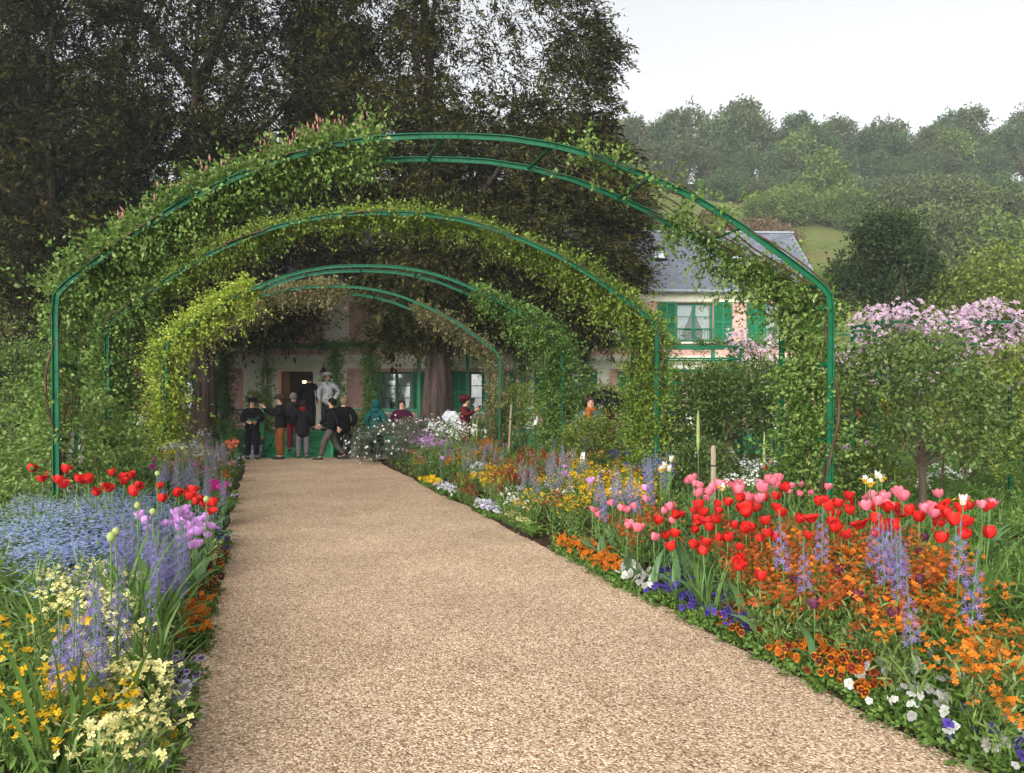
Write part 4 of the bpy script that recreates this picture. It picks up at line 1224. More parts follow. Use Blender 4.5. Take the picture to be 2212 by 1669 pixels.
shrub('rose_bush', 'bush filling the gap between the lime green rose and the olive rose', 'rose bush', 355, 18.0, 1.0, 1.5, 'rose_d', 260, .06)

def trellis(label, px0, px1, Y, dy, top_py, rails, name='iron_trellis', posts=None):
    x0, x1 = (px0 - CX) / FPX * Y, (px1 - CX) / FPX * Y
    root = empty(name, (x0, Y, 0)); W = x1 - x0
    z1 = CAMZ + (HY - top_py) / FPX * Y
    for x in (posts or (0, W)):
        for y in (0, dy):
            b = MB(); b.box(x - .02, x + .02, y - .02, y + .02, 0, z1); b.build('post', M['green_paint'], root)
    for z in [z1 - .02] + rails:
        for y in (0, dy):
            b = MB(); b.box(.021 if True else 0, W - .021, y - .012, y + .012, z - .014, z + .014); b.build('rail', M['green_paint'], root)
        for x in (0, W):
            b = MB(); b.box(x - .012, x + .012, .021, dy - .021, z - .014, z + .014); b.build('cross_rail', M['green_paint'], root)
    tag(root, label, 'trellis', 'green iron trellises in the garden')
    return x0, x1, z1
trellis('empty green iron trellis in front of the upper window with dark panes', 1441, 1600, 15.0, .7, 746, [2.42, 2.2, 1.95])
trellis('green iron trellis smothered in pink clematis', 1895, 2260, 11.0, .8, 692, [2.4, 2.05])
trellis('green iron trellis between the arch leg and the clematis covered one', 1770, 1890, 13.5, .8, 712, [2.5, 2.15])
def clematis(label, px0, px1, Y, dy, z0, z1, n, nf, mat='shrub'):
    x0, x1 = (px0 - CX) / FPX * Y, (px1 - CX) / FPX * Y
    root = empty('clematis', ((x0 + x1) / 2, Y, 0)); off = np.array([(x0 + x1) / 2, Y, 0])
    B = np.stack([rng.uniform(x0, x1, n), Y + rng.uniform(-.15, dy, n), z0 + (z1 - z0) * rng.random(n) ** .6], 1)
    B[:, 2] += .14 * np.sin(B[:, 0] * 5)
    D = rng.normal(0, .8, B.shape) + np.array([0, -.2, 0])
    Q = shoots(B, D, .2 * rng.gamma(3, .33, n), 10, .05, jit=.75, spread=.03)
    obj('foliage', quads_mesh('foliage', Q - off, M[mat]), root)
    C = np.stack([rng.uniform(x0 - .1, x1 + .1, nf), Y - .2 + rng.uniform(-.12, dy + .2, nf) , z0 + (z1 - z0 + .18) * rng.random(nf) ** .55], 1)
    C[:, 2] += .14 * np.sin(C[:, 0] * 5)
    keep = (np.sin(C[:, 0] * 9 + 1) + np.sin(C[:, 2] * 13 + C[:, 0] * 4)) > -.7
    C = C[keep]
    F = []
    nn = unit(rng.normal(0, .45, C.shape) + np.array([0, -.8, .5]))
    t1 = unit(np.cross(nn, np.array([.1, .2, 1.0]))); t2 = np.cross(nn, t1)
    for j in range(4):
        a = j * math.pi / 2 + rng.random(len(C)) * .3
        dd = t1 * np.cos(a)[:, None] + t2 * np.sin(a)[:, None] + nn * .15
        s = np.full(len(C), .036) * rng.uniform(.75, 1.25, len(C))
        F.append(leaf_quads(C, dd, nn, s, s * .75, .08, .55))
    tag(obj('blossom', quads_mesh('blossom', np.concatenate(F) - off, M['clematis']), root), kind='stuff')
    b = MB()
    for k in range(4):
        x = random.uniform(x0, x1) - off[0]
        b.tube([(x, .1, 0.02), (x + .1, .15, .8), (x - .1, .1, z0 + .4)], [.02, .015, .008], 5)
    b.build('stems', M['stem_brown'], root)
    tag(root, label, 'clematis', 'pink clematis on the trellises')
clematis('huge pink clematis heaped over a trellis above the standard rose', 1895, 2230, 11.0, .8, 1.75, 2.72, 420, 2600)
clematis('small pink clematis patch on the trellis in front of the pink wall', 1592, 1692, 15.0, .7, 2.15, 2.75, 160, 420)
clematis('pale pink clematis strand between the arch leg and the big clematis', 1800, 1895, 13.3, .6, 1.75, 2.3, 190, 420)

# ------------------------------------------------------------------ stakes, foxtail lilies, plaques, pots
def stake(px, py_top, Y, w, mat, label, name='wooden_stake', tilt=0):
    p = wp(px, py_top, Y)
    z0 = float(zg(p.x, Y))
    root = empty(name, (p.x, Y, z0)); root.rotation_euler = (0, R(tilt), 0)
    h = p.z - z0
    b = MB(); b.lathe([(w / 2, -.05), (w / 2 * .98, h - .05), (w / 2 * .7, h), (0, h)], n=10); b.build('shaft', M[mat], root, True)
    b = MB(); b.lathe([(w / 2 + .004, h * .72), (w / 2 + .004, h * .74)], n=10); b.build('tie_wire', M['iron'], root)
    tag(root, label, 'stake')
stake(1541, 962, 8.9, .06, 'stake', 'thick brown wooden stake standing among the pink tulips')
stake(1262, 890, 15.0, .07, 'stake', 'slim weathered stake in front of the person in grey green')
stake(152, 925, 8.8, .075, 'stake_pale', 'pale square topped stake beside the red tulips and forget-me-nots')
stake(172, 892, 10.6, .11, 'stake_pale', 'broad pale stake behind the square topped one')
stake(1098, 872, 17.8, .05, 'stake', 'short pale stake beside the leg of the arch by the steps', tilt=3)
def mkfox():
    a = MB(); a.tube([(0, 0, -.02), (.005, .004, .5), (0, 0, 1.0)], [.009, .008, .007], 6)
    c = MB(); c.tube([(0, 0, .55), (0, 0, .68), (0, 0, .85), (0, 0, .97), (0, 0, 1.05)], [.012, .022, .02, .013, .002], 8)
    return a.mesh('stem', M['stem'], True), c.mesh('flower_spike', M['bud'], True)
fs, fb = mkfox()
for px, py, Y in ((1508, 884, 10.4), (1651, 932, 9.6), (1515, 912, 12.5), (1030, 905, 18), (1022, 905, 18.4)):
    p = wp(px, py, Y); z0 = float(zg(p.x, Y))
    e = empty('foxtail_lily', (p.x, Y, z0), 0, (p.z - z0) / 1.05)
    obj('stem', fs, e); obj('flower_spike', fb, e)
    tag(e, 'tall unopened foxtail lily spike rising above the bed', 'foxtail lily', 'foxtail lily spikes')
b = MB(); e = empty('plaque', tuple(wp(972, 940, 21.4)))
z0 = -e.location.z
b.bar((0, 0, z0), (0, 0, .45), .03, .03); b.build('plaque_post', M['iron'], e)
b = MB(); b.add([(-.22, -.03, .5), (-.12, -.05, .36), (.14, -.05, .36), (.24, -.03, .5), (.14, 0, .64), (-.12, 0, .64)], [(0, 1, 2, 3, 4, 5)]); b.add([(-.22, -.01, .51), (-.12, -.03, .37), (.14, -.03, .37), (.24, -.01, .51), (.14, .02, .65), (-.12, .02, .65)], [(5, 4, 3, 2, 1, 0)]); b.build('plate', M['zinc'], e)
tag(e, 'blank grey six sided plaque on a post before the big yew trunk', 'plaque')
for px, py, Y in ((1157, 905, 17.2), (1258, 985, 13.4), (302, 905, 14.5)):
    p = wp(px, py, Y); z0 = float(zg(p.x, Y)); e = empty('plant_label', (p.x, Y, z0)); h = p.z - z0
    b = MB(); b.bar((0, 0, 0), (0, 0, h), .012, .012); b.build('pin', M['iron'], e)
    b = MB(); b.add([(-.05, -.04, h - .12), (.02, -.04, h - .12), (.05, .02, h + .06), (-.02, .02, h + .06)], [(0, 1, 2, 3)]); b.add([(-.05, -.036, h - .122), (.02, -.036, h - .122), (.05, .024, h + .058), (-.02, .024, h + .058)], [(3, 2, 1, 0)]); b.build('tag', M['white'], e)
    tag(e, 'small white tilted plant label on a thin pin', 'label', 'white plant labels in the beds')
# glazed pots of geraniums flanking the steps
M['glaze'] = mat_plain('glazed_pot', (.45, .52, .6, 1), rough=0.2, var=0.5, scale=14, spec=0.6)
for px, lab in ((548, 'blue and white glazed pot of pink geraniums beside the newel post'), (757, 'blue and white glazed pot of pink geraniums beside the black clad couple')):
    x = (px - CX) / FPX * 22.55
    e = empty('flower_pot', (x, 22.55, 0)); tag(e, lab, 'flower pot', 'glazed pots at the foot of the steps')
    b = MB(); b.lathe([(0, .0), (.16, .0), (.19, .05), (.23, .22), (.25, .34), (.27, .36), (.27, .39), (.22, .38), (.2, .33), (0, .33)], n=18); b.build('pot', M['glaze'], e, True)
    n = 110
    d = rdir(n, 0); B = d * np.array([.2, .2, .2]) * rng.random((n, 1)) ** .5 + np.array([0, 0, .36])
    obj('foliage', quads_mesh('foliage', shoots(B, d + rng.normal(0, .5, d.shape), np.full(n, .14), 7, .05, wr=.85), M['vine']), e)
    F = []
    for k in range(14):
        c = np.array([random.gauss(0, .14), random.gauss(0, .14), .55 + random.gauss(0, .07)])
        dd = rdir(12, -.2); P = c + dd * .03
        F.append(leaf_quads(P, dd, rng.normal(0, 1, (12, 3)), np.full(12, .035), np.full(12, .035), .1))
    tag(obj('blossom', quads_mesh('blossom', np.concatenate(F), M['coral']), e), kind='stuff')

# ------------------------------------------------------------------ people
def skin_mesh(name, chains, mats, sub=1, extra=None):
    """chains: list of (points, radii) sharing joints by equal coordinates -> continuous skinned surface"""
    V = []; E = []; Rr = []; idx = {}
    for pts, rad in chains:
        prev = None
        for p, r in zip(pts, rad):
            key = tuple(round(c, 4) for c in p)
            if key not in idx:
                idx[key] = len(V); V.append(p); Rr.append(r if hasattr(r, '__len__') else (r, r))
            k = idx[key]
            if prev is not None and prev != k: E.append((prev, k))
            prev = k
    me = bpy.data.meshes.new(name); me.from_pydata(V, E, [])
    o = bpy.data.objects.new(name, me); COL.objects.link(o)
    md = o.modifiers.new('skin', 'SKIN'); md.use_smooth_shade = True; md.branch_smoothing = .6
    if not me.skin_vertices: 
        bpy.context.view_layer.objects.active = o
    sv = me.skin_vertices[0].data
    for i, r in enumerate(Rr):
        sv[i].radius = r; sv[i].use_root = (i == 0)
    s = o.modifiers.new('sub', 'SUBSURF'); s.levels = sub; s.render_levels = sub
    return o, mats, extra
PENDING = []
M['skin'] = mat_plain('skin', (.52, .30, .21, 1), rough=.55, var=.08)
M['eye'] = mat_plain('eye', (.02, .015, .012, 1), rough=.2)
cloth_cache = {}
def cloth(c):
    if c not in cloth_cache:
        cloth_cache[c] = mat_plain('cloth_%02d' % len(cloth_cache), tuple(v * .55 for v in S(*c)[:3]) + (1,), rough=.85, var=.22, scale=9, bump=.35, bscale=22, spec=.15)
    return cloth_cache[c]

def person(px, Y, label, H=1.7, face=0, top=(20, 20, 22), legs=(25, 25, 30), hair=(30, 22, 16), z0=0.0, arms='down', stride=0, hat=None, hood=False, long_coat=0, pack=None, hem=.74, scarf=None, py_foot=None):
    k = H / 1.70
    x = (px - CX) / FPX * Y
    root = empty('person', (x, Y, z0), R(face), k)      # local +y = the way the person faces
    root.scale = (k * 1.17, k * 1.17, k)
    tag(root, label, 'person', 'visitors in the garden')
    # joints
    st = stride
    hipL, hipR = (-.09, 0, .90), (.09, 0, .90)
    kneL, kneR = (-.095, .03 + .20 * st, .50), (.095, .03 - .10 * st, .50)
    ankL, ankR = (-.10, .34 * st, .085), (.10, -.40 * st, .085 + .05 * st)
    toeL, toeR = (-.115, .34 * st + .16, .035), (.115, -.40 * st + .15, .03 + .0 * st)
    shL, shR = (-.175, 0, 1.395), (.175, 0, 1.395)
    A = {'down': ((-.235, -.02, 1.12), (-.24, .06, .87), (.235, -.02, 1.12), (.24, .06, .87)),
         'camera': ((-.27, .12, 1.20), (-.07, .36, 1.40), (.27, .12, 1.20), (.09, .36, 1.40)),
         'book': ((-.24, .06, 1.13), (-.07, .29, 1.08), (.24, .06, 1.13), (.12, .29, 1.08)),
         'pocket': ((-.27, -.04, 1.13), (-.19, .10, .92), (.27, -.04, 1.13), (.19, .10, .92)),
         'hold': ((-.25, .03, 1.13), (-.06, .25, 1.02), (.25, .03, 1.13), (.06, .26, 1.03)),
         'swing': ((-.24, -.13, 1.15), (-.25, -.16, .92), (.25, .14, 1.16), (.24, .30, .98)),
         'raise': ((-.235, -.02, 1.12), (-.24, .06, .87), (.27, .10, 1.22), (.12, .26, 1.36))}[arms]
    elL, wrL, elR, wrR = A
    def ext(a, b, d):
        v = Vector(b) - Vector(a); return tuple(Vector(b) + v.normalized() * d)
    hdL, hdR = ext(elL, wrL, .075), ext(elR, wrR, .075)
    pel, wai, che, nb, nk = (0, 0, .95), (0, 0, 1.10), (0, 0, 1.28), (0, -.005, 1.43), (0, .005, 1.49)
    jaw, hed, crn = (0, .03, 1.545), (0, .012, 1.62), (0, .0, 1.675)
    body = [([pel, wai, che, nb, nk, jaw, hed, crn], [(.10, .08), (.10, .08), (.115, .085), (.055, .055), (.05, .05), (.060, .066), (.072, .088), (.055, .066)]),
            ([pel, hipL, kneL, ankL, toeL], [.09, .066, .048, .038, .034]), ([pel, hipR, kneR, ankR, toeR], [.09, .066, .048, .038, .034]),
            ([nb, shL, elL, wrL, hdL], [.06, .038, .036, .028, .034]), ([nb, shR, elR, wrR, hdR], [.06, .038, .036, .028, .034])]
    ex = MB()
    ex.ball((0, .105, 1.60), .016, 8, 6, 0, (.8, 1.1, 1.4))                           # nose
    for s in (-1, 1):
        ex.ball((s * .031, .083, 1.625), .011, 8, 6, 1)                                # eyes
        ex.ball((s * .079, .005, 1.61), .024, 8, 6, 0, (.35, .8, 1.2))                 # ears
    ex.ball((0, .092, 1.562), .017, 8, 5, 2, (1.4, .5, .35))                           # mouth
    for (el, wr, hd, s) in ((elL, wrL, hdL, -1), (elR, wrR, hdR, 1)):                  # fingers
        f = (Vector(hd) - Vector(wr)).normalized(); sd = f.cross(Vector((s, .2, .3))).normalized(); dn = f.cross(sd)
        for q, (o_, l_) in enumerate(((-.026, .07), (-.009, .08), (.009, .076), (.026, .06))):
            p = Vector(hd) + sd * o_; m = p + f * l_ * .55 + dn * .008 * s; e = m + (f * .6 + dn * .7 * s).normalized() * l_ * .45
            ex.tube([p - f * .02, m, e], [.0095, .009, .007], 6)
        p = Vector(wr).lerp(Vector(hd), .45) + sd * -.03
        ex.tube([p, p - sd * .03 + f * .03, p - sd * .034 + f * .06], [.011, .010, .008], 6)
    PENDING.append((skin_mesh('body', body, None, 1), [M['skin'], M['eye'], M['lips']], root, ex))
    d = .022
    c_top = [([(0, 0, hem), (0, 0, .98), wai, che, (0, 0, 1.40), (0, 0, 1.475)], [(.18 + long_coat * .03, .15 + long_coat * .03), (.18, .14), (.165, .135), (.18, .14), (.125, .105), (.075, .075)]),
             ([(0, 0, 1.40), shL, elL, wrL], [.115, .098, .075, .058]), ([(0, 0, 1.40), shR, elR, wrR], [.115, .098, .075, .058])]
    PENDING.append((skin_mesh('jacket', c_top, None, 1), [cloth(top)], root, None))
    c_leg = [([(0, 0, 1.02), (0, 0, .94)], [(.14, .115), (.135, .11)]), ([(0, 0, .94), hipL, kneL, (ankL[0], ankL[1], ankL[2] + .01)], [(.135, .11), .105, .085, .072]), ([(0, 0, .94), hipR, kneR, (ankR[0], ankR[1], ankR[2] + .01)], [(.135, .11), .105, .085, .072])]
    PENDING.append((skin_mesh('trousers', c_leg, None, 1), [cloth(legs)], root, None))
    for ank, toe in ((ankL, toeL), (ankR, toeR)):
        b = MB(); b.tube([(ank[0], ank[1] - .06, .045 + ank[2] - .085), (ank[0], ank[1], .055 + ank[2] - .085), (toe[0], toe[1] - .04, toe[2] + .01), (toe[0], toe[1] + .03, toe[2])], [.035, .052, .044, .022], 8)
        b.build('shoe', M['iron'], root, True)
    h = MB()
    if hood:
        h.ball((0, -.02, 1.615), .125, 14, 9, 0, (.95, 1.0, 1.15)); h.tube([(0, -.02, 1.40), (0, -.02, 1.52)], [.13, .115], 12)
        h.build('hood', cloth(top), root, True)
    else:
        # hair shell: back and top of the head, leaving the face free
        V = []; F = []; nu, nv = 14, 8
        for j in range(nv + 1):
            t = math.pi * (.72 if True else 1) * j / nv
            for q in range(nu):
                a = 2 * math.pi * q / nu
                fr = max(0, math.sin(a))               # front
                tt = t * (1 - .50 * fr)
                V.append((.094 * math.sin(tt) * math.cos(a), -.005 + .112 * math.sin(tt) * math.sin(a), 1.615 + .122 * math.cos(tt)))
        for j in range(nv):
            for q in range(nu):
                F.append((j * nu + q, (j + 1) * nu + q, (j + 1) * nu + (q + 1) % nu, j * nu + (q + 1) % nu))
        h.add(V, F); h.build('hair', cloth(hair), root, True)
    if hat:
        b = MB()
        b.lathe([(.118, 1.655), (.125, 1.69), (.105, 1.745), (.05, 1.765), (0, 1.768)], (0, 0, 0), 16)
        b.add([(-.085, .08, 1.665), (.085, .08, 1.665), (.07, .185, 1.65), (0, .21, 1.648), (-.07, .185, 1.65), (-.085, .08, 1.678), (.085, .08, 1.678), (.07, .185, 1.66), (0, .21, 1.658), (-.07, .185, 1.66)],
              [(0, 1, 2, 3, 4), (9, 8, 7, 6, 5), (0, 5, 6, 1), (1, 6, 7, 2), (2, 7, 8, 3), (3, 8, 9, 4), (4, 9, 5, 0)])
        b.build('cap', cloth(hat), root, True)
    if pack:
        b = MB(); b.tube([(0, -.19, .98), (0, -.21, 1.08), (0, -.21, 1.28), (0, -.18, 1.42)], [.10, .15, .145, .07], 12)
        b.build('backpack', cloth(pack), root, True)
        for s in (-1, 1):
            b = MB(); b.tube([(s * .11, -.14, 1.38), (s * .12, .0, 1.475), (s * .12, .13, 1.36), (s * .14, .05, 1.08), (s * .12, -.15, 1.02)], .018, 6); b.build('strap', cloth(pack), root, True)
    if scarf:
        b = MB(); b.lathe([(.085, 1.42), (.10, 1.45), (.09, 1.50), (.07, 1.52)], (0, .01, 0), 14); b.tube([(.03, .09, 1.46), (.04, .15, 1.36), (.05, .155, 1.2)], [.04, .045, .03], 8)
        b.build('scarf', cloth(scarf), root, True)
    return root
M['lips'] = mat_plain('lips', (.36, .13, .11, 1), rough=.5)

YP = 22.15
p_book = person(545, YP, 'person in black coat and dark hat reading a teal booklet by the newel post', 1.66, 200, (18, 20, 26), (22, 24, 32), arms='book', hat=(22, 20, 20))
p_cam = person(606, YP, 'person in flat cap, dark jacket and rust brown trousers holding up a camera', 1.76, 120, (30, 27, 30), (150, 88, 40), (60, 50, 44), arms='camera', hat=(84, 68, 48), hem=.76)
person(634, 23.1, 'grey haired person with mauve backpack climbing the green steps', 1.70, 0, (60, 50, 62), (150, 40, 60), (150, 145, 140), z0=.144, arms='hold', pack=(70, 62, 72), hem=.74)
person(654, 22.3, 'person with red scarf, dark jacket and pale grey trousers by the steps', 1.62, 10, (26, 26, 30), (120, 120, 122), (50, 34, 26), arms='hold', scarf=(150, 20, 30), hem=.62, long_coat=.4)
person(709, 24.35, 'person in white cap and white top standing on the veranda', 1.74, 170, (226, 228, 232), (60, 60, 66), (70, 60, 50), z0=.72, arms='pocket', hat=(235, 236, 240))
person(717, 21.9, 'person in black jacket and grey trousers striding past the steps', 1.68, 100, (16, 16, 18), (104, 96, 88), (24, 20, 18), arms='swing', stride=.75)
person(743, 22.1, 'fair haired person in long black coat beside the striding person', 1.70, 20, (15, 15, 17), (20, 22, 28), (150, 128, 96), arms='pocket', hem=.70, long_coat=.5)
person(813, 21.2, 'person in teal hooded jacket and navy trousers, back turned, by the flower bed', 1.62, -20, (22, 92, 88), (24, 30, 46), hood=True, arms='pocket', hem=.66, long_coat=.3)
person(868, 22.0, 'long haired person in plum purple jacket looking down at clasped hands', 1.62, 190, (82, 22, 52), (32, 24, 30), (66, 34, 28), arms='hold', hem=.68)
person(1004, 20.9, 'person in maroon jacket and dark red cap beyond the white phlox', 1.72, -100, (104, 26, 34), (120, 20, 40), (40, 26, 20), hat=(96, 20, 30), arms='raise')
person(1088, 20.6, 'person in black seen behind the bare leg of the arch by the steps', 1.70, 160, (18, 20, 20), (24, 24, 26), (26, 22, 20), arms='pocket')
person(1276, 15.6, 'brown haired person in grey green coat with orange scarf', 1.68, 175, (84, 104, 90), (70, 76, 72), (78, 52, 40), arms='hold', scarf=(190, 110, 40), hem=.55, long_coat=.6)
p_umb = person(1313, 17.4, 'person in magenta coat under a black umbrella', 1.62, 60, (142, 24, 72), (40, 30, 40), (60, 40, 34), arms='raise', hem=.64)
person(1437, 17.6, 'person in blue quilted jacket behind the leafy bushes', 1.62, -160, (70, 110, 200), (130, 140, 150), (50, 36, 28), arms='pocket')
person(1909, 16.0, 'person in bright yellow raincoat beyond the clematis trellis', 1.62, 30, (236, 190, 20), (206, 170, 20), (60, 44, 30), arms='pocket', hood=True, hem=.6, long_coat=.4)
person(1806, 17.0, 'person in light blue jacket hidden behind the arch leg', 1.66, 160, (110, 160, 210), (50, 60, 90), (60, 44, 30), arms='down')
person(668, 24.9, 'person in dark clothes stepping through the open doorway', 1.70, 0, (26, 22, 24), (30, 28, 30), (50, 36, 26), z0=.72, arms='pocket')

# held things
b = MB(); e = empty('camera_held', tuple(Matrix.Translation(p_cam.location) @ Matrix.Rotation(R(120), 4, 'Z') @ Vector((0.01, .45, 1.47))), R(120))
b.box(-.055, .055, -.02, .02, -.04, .04); b.build('camera_body', M['iron'], e); b = MB(); b.tube([(0, .02, 0), (0, .07, 0)], .028, 10); b.build('lens', M['iron'], e)
tag(e, 'small dark camera held up by the person in the flat cap', 'camera')
b = MB(); e = empty('booklet', tuple(Matrix.Translation(p_book.location) @ Matrix.Rotation(R(200), 4, 'Z') @ Vector((0.02, .36, 1.10))), R(200))
M['teal'] = mat_plain('teal_cover', S(70, 160, 140), rough=.6)
b.add([(-.13, -.08, -.01), (0, -.07, -.03), (.13, -.08, -.01), (.13, .1, .06), (0, .11, .04), (-.13, .1, .06)], [(0, 1, 4, 5), (1, 2, 3, 4)]); b.add([(-.13, -.08, -.02), (0, -.07, -.04), (.13, -.08, -.02), (.13, .1, .05), (0, .11, .03), (-.13, .1, .05)], [(5, 4, 1, 0), (4, 3, 2, 1)])
b.build('cover', M['teal'], e); b = MB(); b.add([(-.12, -.07, -.006), (0, -.06, -.026), (.12, -.07, -.006), (.12, .09, .06), (0, .10, .04), (-.12, .09, .06)], [(0, 1, 4, 5), (1, 2, 3, 4)]); b.build('pages', M['white'], e)
tag(e, 'open teal booklet held by the person in black', 'booklet')
def umbrella(pos, label, col, rad=.52, tilt=0.15):
    e = empty('umbrella', tuple(pos)); e.rotation_euler = (tilt, .1, 0)
    b = MB(); n = 8; V = [(0, 0, .26)]; F = []
    for j, (r, z) in enumerate(((.35, .22), (.7, .12), (1.0, -.02))):
        for q in range(n * 2):
            a = math.pi * q / n
            rr = r * rad * (1 if q % 2 == 0 else .95); V.append((rr * math.cos(a), rr * math.sin(a), z + (0 if q % 2 == 0 else .02 * r)))
    m = n * 2
    for q in range(m): F.append((0, 1 + q, 1 + (q + 1) % m))
    for j in range(2):
        for q in range(m): F.append((1 + j * m + q, 1 + (j + 1) * m + q, 1 + (j + 1) * m + (q + 1) % m, 1 + j * m + (q + 1) % m))
    b.add(V, F); b.build('canopy', cloth(col), e, True)
    b = MB(); b.tube([(0, 0, .30), (0, 0, -.62)], .008, 6); b.build('shaft', M['iron'], e)
    for q in range(n):
        a = 2 * math.pi * q / n; b = MB(); b.tube([(0, 0, .23), (rad * .68 * math.cos(a), rad * .68 * math.sin(a), .105), (rad * .98 * math.cos(a), rad * .98 * math.sin(a), -.025)], .003, 4); b.build('rib', M['iron'], e)
    b = MB(); b.tube([(0, 0, -.6), (0, 0, -.7), (.03, 0, -.73), (.06, 0, -.7)], .013, 6); b.build('handle', M['iron'], e)
    tag(e, label, 'umbrella')
umbrella(Vector(p_umb.location) + Vector((-.05, -.05, 1.62)), 'open black umbrella above the person in magenta', (26, 26, 32), .52)
um2 = wp(1835, 905, 17.5); umbrella(um2 + Vector((0, 0, -.05)), 'tilted red umbrella glimpsed between arch leg and clematis', (220, 40, 50), .42, 1.0)
# rope across the head of the path
b = MB(); e = empty('rope_barrier', ((520 - CX) / FPX * 22.3, 22.32, 0))
xe = (772 - 520) / FPX * 22.3
for x in (0, xe):
    bb = MB(); bb.tube([(x, 0, 0), (x, 0, .62)], .012, 6); bb.build('rope_post', M['iron'], e)
b.tube([(xe * t, 0, .60 - .10 * math.sin(math.pi * t)) for t in [i / 16 for i in range(17)]], .006, 5); b.build('rope', M['green_paint'], e)
tag(e, 'thin rope strung between low posts before the green steps', 'rope')

# grow and freeze the skinned surfaces
dg = bpy.context.evaluated_depsgraph_get()
dg.update()
for (o, _, _), mats, root, ex in PENDING:
    me = bpy.data.meshes.new_from_object(o.evaluated_get(dg))
    o.modifiers.clear(); o.data = me
    me.materials.clear()
    for m in mats: me.materials.append(m)
    for p in me.polygons: p.use_smooth = True; p.material_index = 0
    if ex is not None:
        import bmesh
        bm = bmesh.new(); bm.from_mesh(me)
        vs = [bm.verts.new(v) for v in ex.v]
        for f, mi in zip(ex.f, ex.mi):
            try:
                ff = bm.faces.new([vs[i] for i in f]); ff.material_index = mi; ff.smooth = True
            except ValueError: pass
        bm.to_mesh(me); bm.free()
    o.parent = root

# ------------------------------------------------------------------ flowers: prototypes
def petal_cup(n, prof, width, h, open_=0.0, cols=4, rows=5):
    """n petals around a cup. prof(t)->radius fraction"""
    V = []; F = []
    for k in range(n):
        a0 = 2 * math.pi * k / n + (.26 if k % 2 else 0)
        inner = .90 if k % 2 else 1.0
        b0 = len(V)
        for j in range(rows + 1):
            t = j / rows
            r = prof(t) * inner + open_ * t * t
            wd = width * math.sin(math.pi * min(1, .12 + .80 * t)) ** .75
            if j == rows: wd *= .45
            for i in range(cols + 1):
                u = (i / cols - .5) * 2
                a = a0 + u * wd
                z = h * t - .10 * h * u * u * (t > .6) * t
                V.append((r * math.cos(a), r * math.sin(a), z))
        for j in range(rows):
            for i in range(cols):
                p = b0 + j * (cols + 1) + i
                F.append((p, p + 1, p + cols + 2, p + cols + 1))
    return V, F

def tulip_meshes(col, open_, seed):
    """six overlapping rounded petals; origin at the top of the stem"""
    rs = random.Random(seed)
    V = []; F = []
    rows, cols = 6, 4
    for k in range(6):
        a0 = math.pi * k / 3 + rs.uniform(-.08, .08)
        inner = .86 if k % 2 else 1.0
        op = open_ * rs.uniform(.4, 1.6); hh = .088 * rs.uniform(.9, 1.08)
        b0 = len(V)
        for j in range(rows + 1):
            t = j / rows
            r = (.006 + .047 * math.sin(math.pi * (.08 + .60 * t)) ** .75) * inner + op * t * t
            wd = .66 * math.sin(math.pi * min(1, .16 + .60 * t)) ** .7 * (1, 1, 1, 1, 1, .86, .42)[j]
            for i in range(cols + 1):
                u = (i / cols - .5) * 2
                a = a0 + u * wd
                rr = r * (1 + .05 * u * u)
                V.append((rr * math.cos(a), rr * math.sin(a), hh * (t - op * 3 * t * t) - .004 * (1 - u * u) * (t > .9) * rs.uniform(-1, 1)))
        for j in range(rows):
            for i in range(cols):
                p = b0 + j * (cols + 1) + i
                F.append((p, p + 1, p + cols + 2, p + cols + 1))
    me = bpy.data.meshes.new('flower'); me.from_pydata(V, [], F)
    me.polygons.foreach_set('use_smooth', [True] * len(F)); me.materials.append(M[col]); me.update()
    return me
def blade(L_, W, bend, twist=0.0, segs=5, base_z=0.0, wprof=None):
    V = []; F = []
    for j in range(segs + 1):
        t = j / segs
        ang = bend * t * t
        y = L_ * (t * math.sin(ang * .7)); z = base_z + L_ * t * math.cos(ang * .6)
        w = W * (wprof(t) if wprof else (math.sin(math.pi * (.12 + .86 * t)) ** .6)) / 2
        if j == segs: w = .001
        cx, sx_ = math.cos(twist * t), math.sin(twist * t)
        V += [(-w * cx, y - w * sx_, z + .0), (0, y - W * .12, z - .0), (w * cx, y + w * sx_, z)]
    for j in range(segs):
        b0 = j * 3
        F += [(b0, b0 + 1, b0 + 4, b0 + 3), (b0 + 1, b0 + 2, b0 + 5, b0 + 4)]
    return V, F
def py_mesh(name, V, F, mat, smooth=True):
    me = bpy.data.meshes.new(name); me.from_pydata(V, [], F); me.materials.append(mat)
    if smooth: me.polygons.foreach_set('use_smooth', [True] * len(F))
    me.update(); return me
TLEAF = [py_mesh('leaf', *blade(.34, .07, .9, .5), M['tleaf']), py_mesh('leaf', *blade(.28, .08, 1.3, -.4), M['tleaf']), py_mesh('leaf', *blade(.38, .055, .6, .7), M['tleaf'])]
b = MB(); b.tube([(0, 0, 0), (.008, .004, .2), (.004, 0, .36), (0, 0, .475)], [.0055, .005, .0045, .006], 6); TSTEM = b.mesh('stem', M['stem'], True)
def tulip_proto(col):
    return [tulip_meshes(col, o_, q) for q, o_ in enumerate((0.0, .004, .012, .024, .05, .008))]
TUL = {c: tulip_proto(c) for c in ('red', 'pink', 'lilac', 'magenta', 'salmon', 'plum')}
